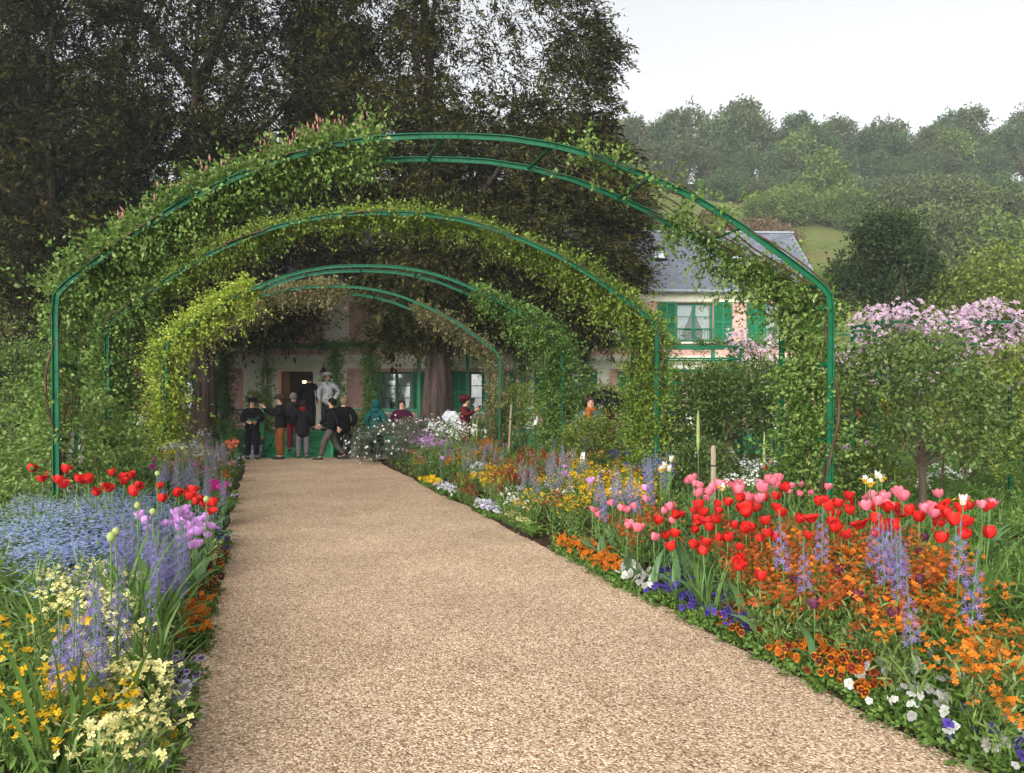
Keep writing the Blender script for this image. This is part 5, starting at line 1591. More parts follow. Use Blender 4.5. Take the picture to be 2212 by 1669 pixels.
def put_tulip(col, p, label, group, hsc=1.0):
    e = empty('tulip', p, random.uniform(0, 6.28), hsc * random.uniform(.93, 1.1))
    e.rotation_euler = (random.gauss(0, .07), random.gauss(0, .07), random.uniform(0, 6.28))
    obj('stem', TSTEM, e)
    vw = (.32, .26, .12, .07, .03, .20) if col != 'plum' else (.6, .4, 0, 0, 0, 0)
    obj('flower', TUL[col][int(np.searchsorted(np.cumsum(vw), random.random() * .999))], e, (0, 0, .468), (random.gauss(0, .24), random.gauss(0, .24), random.uniform(0, 6.28)), random.uniform(.62, .86))
    for k in range(2):
        obj('leaf', TLEAF[random.randrange(3)], e, (0, 0, .0), (0, 0, random.uniform(0, 6.28)), random.uniform(.8, 1.15))
    tag(e, label, 'tulip', group)

# camas spikes
def camas(col, seed):
    b = MB(); b.tube([(0, 0, 0), (.006, .004, .4), (0, 0, .82)], [.006, .005, .003], 5)
    st_ = b.mesh('stem', M['stem'], True)
    n = 36; P = []; D = []; Nn = []; L_ = []
    for k in range(n):
        t = k / n; z = .44 + .34 * t
        a = k * 2.4; d = np.array([math.cos(a), math.sin(a), .25 + .5 * t])
        c = np.array([0, 0, z]) + d * (.035 * (1 - .55 * t))
        if t > .72:
            P.append(np.array([0, 0, z])); D.append(d * np.array([.5, .5, 1.6])); Nn.append(np.array([0, 0, 1.])); L_.append(.035); continue
        dn = d / np.linalg.norm(d); t1 = np.cross(dn, [0, 0, 1.]); t1 /= np.linalg.norm(t1); t2 = np.cross(dn, t1)
        for j in range(6):
            q = j * math.pi / 3
            P.append(c); D.append(t1 * math.cos(q) + t2 * math.sin(q) + dn * .45); Nn.append(dn); L_.append(.030 * (1.15 - .5 * t))
    L_ = np.array(L_)
    Q = leaf_quads(np.array(P), np.array(D), np.array(Nn), L_, L_ * .21, .1)
    return st_, quads_mesh('flower_spike', Q, M[col])
CAM = {c: [camas(c, k) for k in range(2)] for c in ('lav', 'lavgrey')}
CLEAF = [py_mesh('leaf', *blade(.45, .018, 1.2, .3), M['bedgrass']), py_mesh('leaf', *blade(.36, .016, 1.6, -.3), M['bedgrass'])]
def put_camas(col, p, label, group, sc=1.0):
    e = empty('camas', p, 0, sc * random.uniform(.88, 1.12)); e.rotation_euler = (random.gauss(0, .05), random.gauss(0, .05), random.uniform(0, 6.28))
    a, c = CAM[col][random.randrange(2)]
    obj('stem', a, e); obj('flower_spike', c, e)
    for k in range(3): obj('leaf', CLEAF[k % 2], e, None, (0, 0, random.uniform(0, 6.28)))
    tag(e, label, 'camas flower', group)

# pansy plants: mound of leaves with separate flowers
def pansy_flower(mat):
    V = [(0, 0, 0)]; F = []
    for (a, r, w, dz) in ((90 + 28, .024, .020, -.003), (90 - 28, .024, .020, -.003), (195, .022, .017, .001), (-15, .022, .017, .001), (270, .025, .023, .003)):
        a = R(a); c = (r * .55 * math.cos(a), r * .55 * math.sin(a)); b0 = len(V)
        for k in range(9):
            t = 2 * math.pi * k / 9
            V.append((c[0] + w * .62 * math.cos(t), c[1] + w * .62 * math.sin(t), dz + .004 * math.sin(3 * t) ))
        F.append(tuple(range(b0, b0 + 9)))
    return py_mesh('flower', V[1:], [tuple(i - 1 for i in f) for f in F], M[mat], False)
PZ = {k: pansy_flower(k) for k in ('pz_orange', 'pz_bic', 'pz_rust', 'pz_maroon', 'pz_violet', 'pz_white', 'pz_two', 'pz_lilac', 'pz_yellow')}
def mound(n, rad, h, leaf, mat, wr=.6):
    d = rdir(n, -.05); d[:, 2] = np.abs(d[:, 2])
    B = d * np.array([rad, rad, h]) * rng.uniform(.2, 1, (n, 1)) ** .5 * .7
    Q = shoots(B, d + rng.normal(0, .5, d.shape) + np.array([0, 0, .3]), np.full(n, rad * .5), 5, leaf, jit=.7, wr=wr, spread=.008)
    Q[..., 2] = np.maximum(Q[..., 2], .004)
    return quads_mesh('foliage', Q, M[mat])
PFOL = [mound(60, .12, .075, .034, 'bedleaf') for _ in range(3)]
PPOS = []
def put_pansy(cols, p, label, group, nf=7, sc=1.0, fs=1.0):
    e = empty('pansy', p, random.uniform(0, 6.28), sc * random.uniform(.85, 1.15)); PPOS.append((p[0], p[1]))
    obj('foliage', PFOL[random.randrange(3)], e)
    rz = e.rotation_euler.z
    for k in range(nf):
        a = random.uniform(0, 6.28); q = .115 * math.sqrt(random.random())
        z = .115 + .045 * random.random() - q * .3
        # flower faces up and roughly towards the path
        obj('flower', PZ[random.choice(cols)], e, (q * math.cos(a), q * math.sin(a), z), (R(random.gauss(50, 22)), random.gauss(0, .3), random.gauss(0, .8) - rz), random.uniform(.85, 1.2) * fs)
    tag(e, label, 'pansy', group)

# wallflowers: bushy stems with heads of four-petalled flowers
def wallflower(cols, nh=12, H=.36):
    n = 30; d = rng.normal(0, .28, (n, 3)); d[:, 2] = 1
    B = np.concatenate([rng.normal(0, .03, (n, 2)), np.zeros((n, 1))], 1)
    Q = shoots(B, d, np.full(n, H), 11, .06, droop=.05, jit=.8, wr=.18, spread=.012)
    Q[..., 2] = np.maximum(Q[..., 2], .004)
    fol = quads_mesh('foliage', Q, M['bedgrass'])
    out = []
    P = []; D = []; Nn = []
    for k in range(nh):
        c = np.array([random.gauss(0, .085), random.gauss(0, .085), H * random.uniform(.82, 1.15)])
        for j in range(6):
            o_ = c + rng.normal(0, .018, 3); nn = unit(np.array([[random.gauss(0, .6), random.gauss(0, .6), 1.0]]))[0]
            t1 = unit(np.cross(nn, [.3, 1, .1])[None])[0]; t2 = np.cross(nn, t1); ph = random.random()
            for q in range(4):
                a = ph + q * math.pi / 2
                P.append(o_); D.append(t1 * math.cos(a) + t2 * math.sin(a)); Nn.append(nn)
    m = len(P); L_ = np.full(m, .0165)
    bl = quads_mesh('blossom', leaf_quads(np.array(P), np.array(D), np.array(Nn), L_, L_ * .8, .08, .6), M[cols])
    return [('foliage', fol), ('blossom', bl)]
WF = {c: [wallflower(c) for _ in range(2)] for c in ('orange', 'russet', 'wine', 'yellow', 'paleyellow', 'white', 'violet', 'clematis_f')}
FM = []
for _ in range(2):
    n = 60
    fol = mound(70, .16, .2, .045, 'bedleaf', .4)
    d = rng.normal(0, .5, (140, 3)); C = np.stack([d[:, 0] * .2, d[:, 1] * .2, .24 - (d[:, 0] ** 2 + d[:, 1] ** 2) * .06 + rng.normal(0, .02, 140)], 1)
    P = np.repeat(C, 5, 0); a = np.tile(np.arange(5) * 2 * np.pi / 5, 140)
    nn = unit(np.repeat(rng.normal(0, .35, (140, 3)) + np.array([0, 0, 1.]), 5, 0))
    dd = np.stack([np.cos(a), np.sin(a), np.zeros(700)], 1)
    L_ = np.full(700, .0085)
    FM.append([('foliage', fol), ('blossom', quads_mesh('blossom', leaf_quads(P, dd, nn, L_, L_ * .8, .05, .6), M['forget']))])
def put_clump(parts, name, p, label, cat, group, sc=1.0):
    e = empty(name, p, random.uniform(0, 6.28), sc * random.uniform(.85, 1.15))
    for pn, me in parts:
        o = obj(pn, me, e)
        if pn == 'blossom': o['kind'] = 'stuff'
    tag(e, label, cat, group)

# sweet rocket: tall stems with loose white heads
def rocket(col):
    n = 9; d = rng.normal(0, .22, (n, 3)); d[:, 2] = 1
    B = np.zeros((n, 3)); Q = shoots(B, d, np.full(n, .8), 16, .085, droop=.03, jit=.7, wr=.3, spread=.01)
    Q[..., 2] = np.maximum(Q[..., 2], .004)
    P = []; D = []; Nn = []
    for k in range(n):
        tip = unit(d[k][None])[0] * .84
        for j in range(9):
            c = tip + rng.normal(0, .035, 3); nn = unit(rng.normal(0, .5, (1, 3)) + np.array([0, -.4, .8]))[0]
            t1 = unit(np.cross(nn, [.3, 1, .1])[None])[0]; t2 = np.cross(nn, t1)
            for q in range(4):
                P.append(c); D.append(t1 * math.cos(q * 1.57) + t2 * math.sin(q * 1.57)); Nn.append(nn)
    L_ = np.full(len(P), .02)
    return [('foliage', quads_mesh('foliage', Q, M['bedleaf'])), ('blossom', quads_mesh('blossom', leaf_quads(np.array(P), np.array(D), np.array(Nn), L_, L_ * .85, .05, .6), M[col]))]
RK = {c: rocket(c) for c in ('white', 'lilac')}
# iris (white and yellow), sword leaves, allium buds, jagged poppy leaves
SW = [py_mesh('leaf', *blade(L_, W, bd, tw, 6), M['sword']) for L_, W, bd, tw in ((.75, .03, .4, .3), (.62, .026, .7, -.4), (.85, .028, .3, .2), (.55, .032, 1.0, .5), (.68, .024, .55, -.2))]
def put_swords(p, label, group, n=14, sc=1.0, rad=.07):
    e = empty('sword_leaf_clump', p, random.uniform(0, 6.28), sc)
    for k in range(n):
        a = random.uniform(0, 6.28); q = rad * math.sqrt(random.random())
        obj('leaf', SW[random.randrange(5)], e, (q * math.cos(a), q * math.sin(a), 0), (random.gauss(0, .12), random.gauss(0, .12), random.uniform(0, 6.28)), random.uniform(.75, 1.15))
    tag(e, label, 'leaf clump', group)
def iris_flower():
    Vw = []; Fw = []; Vy = []; Fy = []
    for k in range(3):
        for (off, bend, L_, W, tgt) in ((0, -.3, .075, .035, 0), (60, 1.9, .07, .04, 1)):
            V, F = blade(L_, W, abs(bend), .2, 4)
            a = R(120 * k + off)
            tgtV, tgtF = (Vw, Fw) if tgt == 0 else (Vy, Fy)
            b0 = len(tgtV)
            tgtV += [(x * math.cos(a) - (y + .012) * math.sin(a), x * math.sin(a) + (y + .012) * math.cos(a), z + .62) for x, y, z in V]
            tgtF += [tuple(i + b0 for i in f) for f in F]
    return py_mesh('standards', Vw, Fw, M['white']), py_mesh('falls', Vy, Fy, M['yellow'])
IRW, IRY = iris_flower()
b = MB(); b.tube([(0, 0, 0), (.004, 0, .3), (0, 0, .63)], [.006, .005, .005], 6); IST = b.mesh('stem', M['stem'], True)
b = MB(); b.tube([(0, 0, 0), (.01, .005, .4), (0, 0, .86)], [.006, .0055, .005], 6); AST = b.mesh('stem', M['stem'], True)
b = MB(); b.ball((0, 0, .88), .026, 10, 8, 0, (1, 1, 1.15)); ABUD = b.mesh('bud', M['bud'], True)
def jag(L_, W):
    V = []; F = []; n = 9
    for j in range(n + 1):
        t = j / n; y = L_ * t; z = L_ * (.75 * t - .75 * t * t)
        w = W * math.sin(math.pi * (.08 + .9 * t)) * (1.0 if j % 2 else .45)
        V += [(-w, y, z + .12 * w), (0, y, z), (w, y, z + .12 * w)]
    for j in range(n):
        b0 = j * 3; F += [(b0, b0 + 1, b0 + 4, b0 + 3), (b0 + 1, b0 + 2, b0 + 5, b0 + 4)]
    return V, F
JL = [py_mesh('leaf', *jag(.24, .06), M['rose_b'], False), py_mesh('leaf', *jag(.18, .05), M['vine'], False), py_mesh('leaf', *jag(.28, .075), M['vine'], False)]
def put_poppy(p, label, group, n=10, sc=1.0):
    e = empty('poppy_leaf_rosette', p, random.uniform(0, 6.28), sc)
    for k in range(n):
        obj('leaf', JL[random.randrange(3)], e, (0, 0, .02), (random.uniform(.1, .8), 0, random.uniform(0, 6.28)), random.uniform(.8, 1.2))
    tag(e, label, 'leaf clump', group)

# ------------------------------------------------------------------ flowers: where they grow
def locate(px, py, h):
    """ground position of a plant of height h whose flower shows at photo pixel (px, py)"""
    Y = np.arange(2.4, 23.0, .02)
    X = (px - CX) / FPX * Y; Z = CAMZ - (py - HY) / FPX * Y
    g = zg(X, Y)
    ok = Z <= g + h
    if not ok.any(): return None
    i = int(np.argmax(ok))
    u = max(X[i] - XR(Y[i]), XL(Y[i]) - X[i])
    if u < .06: return None
    return (float(X[i]), float(Y[i]), float(g[i]) - .004)
USED = []
def fill(poly, n, h, fn, mind=.05, tries=40):
    lo = np.min(poly, 0); hi = np.max(poly, 0); done = 0; mine = []
    for _ in range(n * tries):
        if done >= n: break
        p = np.array([random.uniform(lo[0], hi[0]), random.uniform(lo[1], hi[1])])
        if not in_poly(p[None], poly)[0]: continue
        hh = random.uniform(*h) if hasattr(h, '__len__') else h
        q = locate(p[0], p[1], hh)
        if q is None: continue
        if any((q[0] - m[0]) ** 2 + (q[1] - m[1]) ** 2 < mind * mind for m in mine): continue
        mine.append(q); fn(q, hh); done += 1
def bx(x0, y0, x1, y1): return [(x0, y0), (x1, y0), (x1, y1), (x0, y1)]

def T(col, lab, grp): return lambda p, h: put_tulip(col, p, lab, grp, h / .53)
def Cm(col, lab, grp, sc=1.0): return lambda p, h: put_camas(col, p, lab, grp, h / .66)
def Pz(cols, lab, grp, nf=7, sc=1.0, fs=1.0): return lambda p, h: put_pansy(cols, p, lab, grp, nf, sc, fs)
def Wf(col, lab, grp, sc=1.0): return lambda p, h: put_clump(WF[col][random.randrange(2)], 'wallflower', p, lab, 'wallflower', grp, sc)

# border with the orange wallflowers (the wider one)
LA = 'in the border with orange wallflowers'
t_red = T('red', 'scarlet tulip ' + LA, 'scarlet tulips by the orange wallflowers')
for (x, y) in [(1412, 1165), (1432, 1172), (1465, 1172), (1440, 1140), (1425, 1112), (1462, 1150), (1500, 1160), (1520, 1170), (1530, 1192), (1580, 1185), (1610, 1200), (1590, 1165), (1553, 1147), (1575, 1155), (1620, 1132), (1640, 1150), (1655, 1148), (1670, 1150), (1710, 1142), (1573, 1235), (1585, 1228), (1640, 1222), (1600, 1208)]:
    q = locate(x, y, .52)
    if q: t_red(q, .52)
fill([(1460, 1095), (1530, 1075), (1640, 1070), (1660, 1110), (1600, 1135), (1500, 1140)], 22, (.48, .58), t_red, .07)
fill([(1590, 1065), (1700, 1045), (1730, 1100), (1690, 1115), (1600, 1090)], 9, (.5, .58), t_red, .07)
fill([(1750, 1055), (1840, 1070), (1870, 1080), (1960, 1080), (1960, 1140), (1850, 1150), (1800, 1140), (1755, 1110)], 26, (.48, .58), t_red, .07)
fill([(1960, 1090), (2150, 1075), (2150, 1150), (1980, 1140)], 18, (.48, .58), t_red, .07)
fill([(1650, 985), (1700, 985), (1700, 1000), (1650, 1000)], 5, .55, T('red', 'small scarlet tulip beside the arch leg, behind the pink tulips', 'scarlet tulips behind the pink ones'), .08)
t_pink = T('pink', 'rose pink tulip ' + LA, 'rose pink tulips by the orange wallflowers')
for (x, y) in [(1240, 1125), (1262, 1105), (1280, 1098), (1296, 1100), (1270, 1130), (1310, 1120), (1326, 1080), (1340, 1085), (1352, 1095), (1366, 1092), (1384, 1070), (1352, 1130), (1380, 1140), (1322, 1153), (1428, 1090), (1453, 1085), (1436, 1112), (1412, 1150)]:
    q = locate(x, y, .52)
    if q: t_pink(q, .52)
fill([(1490, 1030), (1530, 1022), (1560, 1040), (1560, 1060), (1500, 1068)], 12, (.5, .6), t_pink, .07)
fill([(1555, 1035), (1620, 1035), (1690, 1020), (1700, 1062), (1600, 1060)], 22, (.5, .6), t_pink, .07)
fill([(1865, 1040), (1915, 1055), (1920, 1085), (1870, 1080)], 9, (.5, .6), t_pink, .07)
fill(bx(1940, 1060, 2140, 1090), 9, (.5, .6), t_pink, .08)
fill([(1700, 1030), (1810, 1040), (1800, 1060), (1700, 1055)], 7, (.45, .5), t_pink, .08)
t_plum = T('plum', 'dark plum tulip standing over the bicoloured pansies', 'dark plum tulips over the pansies')
for (x, y) in [(1757, 1298), (1845, 1278), (1936, 1330), (1823, 1222), (1718, 1240), (2005, 1150), (1990, 1170), (1990, 1400), (2010, 1250)]:
    q = locate(x, y, .42)
    if q: t_plum(q, .42)
t_lil = T('lilac', 'pale lilac tulip ' + LA, 'lilac tulips by the orange wallflowers')
for (x, y) in [(1222, 1000), (1224, 1015), (1270, 1040), (1085, 1060), (1070, 1075), (1405, 1055), (960, 975), (975, 965), (955, 985)]:
    q = locate(x, y, .5)
    if q: t_lil(q, .5)
c_l = Cm('lav', 'lavender blue camas spike ' + LA, 'camas spikes by the orange wallflowers')
for (x, y) in [(1925, 1160), (1935, 1175), (1940, 1190), (1900, 1150), (1885, 1145), (1945, 1205), (1918, 1195), (1770, 1155), (1735, 1240), (1815, 1260), (1742, 1205), (1700, 1180), (1960, 1170), (2010, 1350), (1985, 1290), (2060, 1200), (2080, 1260)]:
    q = locate(x, y, .62)
    if q: c_l(q, .62)
fill([(1250, 1040), (1420, 1000), (1450, 1020), (1420, 1060), (1300, 1090)], 18, (.5, .62), c_l, .09)
fill(bx(1390, 985, 1450, 1015), 8, (.52, .64), c_l, .09)
c_g = Cm('lavgrey', 'greyish lavender camas spike near the dark red wallflowers', 'camas spikes by the dark red wallflowers')
fill([(1120, 1010), (1190, 985), (1260, 970), (1270, 1010), (1200, 1040), (1130, 1045)], 34, (.46, .58), c_g, .08)
fill([(940, 960), (1000, 945), (1070, 955), (1080, 985), (1010, 1005), (950, 985)], 44, (.42, .54), c_g, .08)
fill([(1190, 935), (1260, 950), (1260, 980), (1190, 975)], 10, (.46, .58), c_g, .08)

w_o = Wf('orange', 'orange wallflower clump around the scarlet tulips', 'orange wallflowers')
w_r = Wf('russet', 'russet brown wallflower clump around the scarlet tulips', 'russet wallflowers')
fill([(1620, 1190), (1760, 1160), (1900, 1180), (2080, 1200), (2100, 1340), (1950, 1370), (1850, 1290), (1720, 1290), (1640, 1270)], 36, (.34, .42), w_o, .15)
fill([(1560, 1180), (1700, 1140), (1960, 1160), (2060, 1220), (2040, 1310), (1860, 1300), (1720, 1290), (1640, 1280)], 70, (.34, .42), w_r, .12)
fill(bx(1500, 1120, 1720, 1180), 14, .36, w_r, .14)
fill([(1290, 1110), (1420, 1100), (1420, 1150), (1340, 1160)], 8, .34, w_r, .14)
w_y = Wf('yellow', 'yellow wallflower clump behind the pink tulips', 'yellow wallflowers behind the pink tulips')
fill([(1210, 1000), (1290, 990), (1360, 1020), (1400, 1010), (1390, 1070), (1290, 1080), (1200, 1060)], 32, (.36, .46), w_y, .12)
fill(bx(1055, 1035, 1090, 1068), 9, .2, Wf('yellow', 'yellow wallflower clump at the path edge by the crimson flowers', 'yellow wallflowers at the path edge'), .1)
fill(bx(1230, 930, 1290, 975), 10, .45, w_y, .15)
w_w = Wf('wine', 'dark red wallflower clump in the middle of the long border', 'dark red wallflowers')
fill([(1060, 1000), (1110, 985), (1200, 970), (1280, 955), (1290, 985), (1190, 1000), (1130, 1030), (1060, 1020)], 42, (.34, .46), w_w, .12)
fill(bx(1085, 1020, 1125, 1050), 8, .34, w_w, .1)
fill([(985, 1065), (1015, 1055), (1022, 1080), (995, 1088)], 12, .14, lambda p, h: put_clump(WF['wine'][0], 'wallflower', p, 'crimson wallflower clump at the very edge of the path', 'wallflower', 'crimson wallflowers at the path edge', .6), .08)
fill([(1025, 930), (1065, 932), (1065, 945), (1020, 945)], 10, .5, Wf('orange', 'orange wallflower clump by the pale blue forget-me-nots near the yew', 'orange wallflowers near the yew'), .1)
fill(bx(965, 975, 1000, 1000), 6, .36, Wf('orange', 'orange wallflower clump among grey lavender camas', 'orange wallflowers among camas'), .1)
f_r = lambda p, h: put_clump(FM[random.randrange(2)], 'forget_me_not', p, 'pale blue forget-me-not clump near the arch closest to the steps', 'forget-me-not', 'forget-me-nots near the steps', 1.2)
fill([(985, 945), (1020, 930), (1080, 935), (1085, 955), (1010, 970)], 26, .34, f_r, .16)
fill(bx(1150, 1150, 1175, 1175), 5, .18, lambda p, h: put_clump(FM[0], 'forget_me_not', p, 'little blue forget-me-not clump at the path edge by orange pansies', 'forget-me-not', 'forget-me-nots at the path edge', .7), .1)
mid = [(900, 985), (1000, 985), (1100, 1000), (1220, 1005), (1400, 1010), (1440, 1060), (1250, 1090), (1130, 1100), (1040, 1060), (940, 1010)]
def small(col, nm, lab, grp, sc): return lambda p, h: put_clump(WF[col][random.randrange(2)], nm, p, lab, 'flower', grp, sc)
fill(mid, 26, .34, small('yellow', 'buttercup', 'loose yellow buttercup clump in the middle of the long border', 'buttercups of the long border', .95), .16)
fill(mid, 16, .32, small('white', 'white_flower', 'small white flower clump scattered through the long border', 'white flower clumps of the long border', .85), .2)
fill(mid, 12, .34, small('wine', 'dark_red_flower', 'loose dark red flower clump scattered through the long border', 'dark red flowers of the long border', .95), .2)
fill([(830, 950), (960, 945), (1100, 950), (1250, 950), (1250, 985), (1050, 990), (900, 990)], 22, .4, small('orange', 'geum', 'small orange geum clump near the path end of the long border', 'orange geums of the long border', .9), .2)
fill([(830, 950), (960, 945), (1100, 950), (1250, 950), (1250, 985), (1050, 990), (900, 990)], 22, .4, small('clematis_f', 'pink_flower', 'small pink flower clump near the path end of the long border', 'pink flower clumps of the long border', .95), .2)
fill([(1420, 980), (1700, 975), (1830, 985), (2100, 985), (2100, 1030), (1830, 1035), (1500, 1015)], 22, .4, small('white', 'white_flower', 'small white flower clump behind the rose pink tulips', 'white flower clumps behind the pink tulips', 1.0), .2)
fill([(1300, 940), (1420, 940), (1440, 1000), (1300, 1000)], 14, .42, small('violet', 'violet_flower', 'violet blue flower clump near the second arch leg', 'violet flowers near the second arch', 1.0), .2)
fill([(1220, 960), (1480, 960), (1480, 990), (1220, 990)], 10, .42, small('orange', 'geum', 'orange geum clump around the leg of the leafy arch', 'orange geums by the leafy arch', .95), .2)
fill([(340, 925), (480, 920), (515, 1000), (470, 1030), (350, 1000)], 20, .42, small('clematis_f', 'pink_flower', 'small pink flower clump among camas near the slim yew', 'pink flower clumps near the slim yew', .95), .18)
fill([(340, 925), (480, 920), (515, 1000), (470, 1030), (350, 1000)], 14, .42, small('orange', 'geum', 'small orange geum among camas near the slim yew', 'orange geums near the slim yew', .9), .18)
rk = lambda p, h: put_clump(RK['white'], 'sweet_rocket', p, 'tall white sweet rocket in front of the big yew trunk', 'sweet rocket', 'white sweet rocket by the yew', h / .84)
fill([(935, 905), (985, 893), (1005, 905), (1000, 925), (940, 925)], 7, (.85, 1.05), rk, .2)
rk2 = lambda p, h: put_clump(RK['white'], 'sweet_rocket', p, 'white sweet rocket among the roses behind the tulips', 'sweet rocket', 'white sweet rocket among the roses', h / .84)
for (x, y) in [(1424, 950), (1418, 945), (1550, 965), (1580, 1000), (1600, 1005), (1640, 985), (1100, 905)]:
    q = locate(x, y, .7)
    if q: rk2(q, .6)
rkl = lambda p, h: put_clump(RK['lilac'], 'sweet_rocket', p, 'lilac flowering sweet rocket near the end of the path', 'sweet rocket', 'lilac sweet rocket near the path end', h / .84)
fill(bx(830, 925, 960, 960), 12, .7, rkl, .2)
ir = lambda p, h: None
def put_iris(p, label, sc=1.0):
    e = empty('iris', p, random.uniform(0, 6), sc); obj('stem', IST, e); obj('standards', IRW, e); obj('falls', IRY, e)
    for k in range(3): obj('leaf', SW[random.randrange(3)], e, None, (0, 0, random.uniform(0, 6.28)), .75)
    tag(e, label, 'iris', 'white and yellow irises')
for (x, y) in [(1895, 1018), (1870, 1028), (1905, 1025), (1435, 998), (1445, 1005), (1428, 1008), (1560, 1045), (2080, 1070), (1450, 985), (1880, 1035)]:
    q = locate(x, y, .68)
    if q: put_iris(q, 'white and yellow iris among green blades behind the tulips')
mp = T('magenta', 'lilac pink tulip in the far bed below the clematis trellis', 'lilac pink tulips of the far bed')
fill(bx(1815, 953, 1935, 962), 16, .62, T('lilac', 'lilac pink tulip in the far bed below the clematis trellis', 'lilac pink tulips of the far bed'), .07)

# path edge of that border
fill([(905, 1028), (935, 1030), (948, 1045), (920, 1048)], 12, .10, Pz(['pz_yellow'], 'bright yellow pansy at the path edge', 'yellow pansies at the path edge', 8), .1)
fill([(945, 1045), (978, 1050), (985, 1068), (955, 1065)], 10, .10, Pz(['pz_lilac', 'pz_white'], 'pale lilac pansy between the yellow ones and the crimson wallflowers', 'pale lilac pansies at the path edge', 8), .1)
fill([(1030, 1080), (1065, 1085), (1080, 1108), (1045, 1105)], 12, .10, Pz(['pz_white', 'pz_lilac'], 'white and lilac pansy beside the cream flowers', 'white and lilac pansies', 8), .1)
fill([(1078, 1112), (1120, 1112), (1142, 1138), (1100, 1150)], 18, .1, lambda p, h: put_clump(WF['paleyellow'][0], 'cream_flower', p, 'low cream yellow flower clump at the path edge', 'flower', 'cream flower clumps', .42), .09)
fill([(1212, 1165), (1260, 1165), (1340, 1200), (1352, 1255), (1290, 1255), (1215, 1210)], 50, .10, Pz(['pz_orange'], 'plain orange pansy at the path edge below the pink tulips', 'plain orange pansies', 7), .09)
fill([(1345, 1235), (1385, 1225), (1415, 1262), (1390, 1275), (1350, 1255)], 16, .10, Pz(['pz_white'], 'white pansy between the orange and the violet ones', 'white pansies beside the violet ones', 6), .1)
fill([(1412, 1250), (1450, 1238), (1500, 1262), (1530, 1290), (1620, 1290), (1600, 1350), (1530, 1380), (1480, 1340), (1425, 1305)], 44, .10, Pz(['pz_violet'], 'violet blue pansy at the path edge below the scarlet tulips', 'violet blue pansies', 6), .11)
fill([(1560, 1330), (1640, 1295), (1760, 1300), (1880, 1330), (1910, 1400), (1890, 1530), (1760, 1510), (1650, 1465), (1560, 1415)], 175, .10, Pz(['pz_bic', 'pz_bic', 'pz_rust', 'pz_orange'], 'orange and rust pansy with dark face at the path edge', 'rust and orange faced pansies', 6), .1)
fill(bx(1880, 1320, 2100, 1420), 16, .10, Pz(['pz_bic', 'pz_yellow'], 'orange and rust pansy with dark face at the path edge', 'rust and orange faced pansies', 5), .14)
fill([(1865, 1450), (1900, 1430), (2010, 1400), (2080, 1440), (2080, 1540), (1960, 1540), (1870, 1500)], 30, .10, Pz(['pz_white'], 'large white pansy past the end of the rust coloured ones', 'large white pansies', 4, 1.1, .95), .12)
fill(bx(1900, 1540, 2200, 1669), 26, .10, Pz(['pz_white', 'pz_violet'], 'large white pansy past the end of the rust coloured ones', 'large white pansies', 4, 1.1, .95), .14)
fill(bx(2080, 1350, 2212, 1560), 7, .36, w_o, .15)
for (x, y, s_) in [(1160, 1165, 1.0), (1150, 1140, 1.0), (1200, 1180, .9), (1010, 1100, .8), (1040, 1110, .7), (960, 1075, .7), (1455, 1300, 1.0), (1180, 1160, 1.1), (1500, 1310, .9), (1700, 1330, 1.0), (1120, 1105, 1.0), (1830, 1400, .9), (1295, 1205, .8), (1560, 1390, .7), (1090, 1090, .8), (1640, 1250, 1.0), (1400, 1235, .9)]:
    q = locate(x, y, .12)
    if q: put_poppy(q, 'rosette of jagged green poppy leaves at the path edge', 'poppy leaf rosettes at the pansy edge', 10, s_)
for (x, y, s_) in [(1510, 1215, .62), (1540, 1235, .55), (1880, 1310, .55), (1835, 1250, .6), (1380, 1200, .5), (1460, 1230, .5), (1200, 1110, .6), (1150, 1080, .6), (1880, 1040, .85), (1930, 1050, .9), (1700, 1010, .7), (1460, 970, .9), (1620, 980, .9), (1580, 960, .8), (1100, 1040, .7), (2030, 1420, .8), (2100, 1250, .9), (1900, 1000, .9), (1810, 1010, .8), (1960, 1200, .6)]:
    q = locate(x, y, .4)
    if q: put_swords(q, 'clump of green sword shaped leaves between the tulips', 'sword leaf clumps by the tulips', 13, s_)

# border with the forget-me-nots (the other side of the path)
LB = 'in the border with blue forget-me-nots'
t2 = T('red', 'scarlet tulip ' + LB, 'scarlet tulips by the forget-me-nots')
for (x, y) in [(170, 1018), (185, 1022), (200, 1015), (208, 1030), (222, 1035), (232, 1038), (200, 1045), (255, 1012), (268, 1020), (282, 1022), (292, 1018), (300, 1038), (312, 1040), (262, 1035), (333, 1042), (355, 1062), (362, 1052), (380, 1065), (395, 1062), (412, 1068), (420, 1072), (440, 1078), (452, 1075), (465, 1085), (460, 1090), (300, 1050), (285, 1045), (430, 1068), (150, 1010), (135, 1015), (110, 1010), (120, 1030), (160, 1030), (90, 1020), (60, 1010)]:
    q = locate(x, y, .6)
    if q: t2(q, .6)
fill([(150, 1062), (250, 1055), (330, 1072), (400, 1098), (440, 1112), (435, 1125), (370, 1122), (300, 1120), (220, 1150), (100, 1200), (40, 1150), (60, 1070)], 120, (.30, .40), lambda p, h: put_clump(FM[random.randrange(2)], 'forget_me_not', p, 'blue forget-me-not clump forming a carpet before the scarlet tulips', 'forget-me-not', 'forget-me-not carpet', 1.35), .12)
fill([(60, 1160), (220, 1140), (330, 1150), (330, 1200), (100, 1260)], 34, (.28, .36), lambda p, h: put_clump(FM[random.randrange(2)], 'forget_me_not', p, 'blue forget-me-not clump forming a carpet before the scarlet tulips', 'forget-me-not', 'forget-me-not carpet', 1.2), .14)
t3 = T('lilac', 'mauve tulip ' + LB, 'mauve tulips by the forget-me-nots')
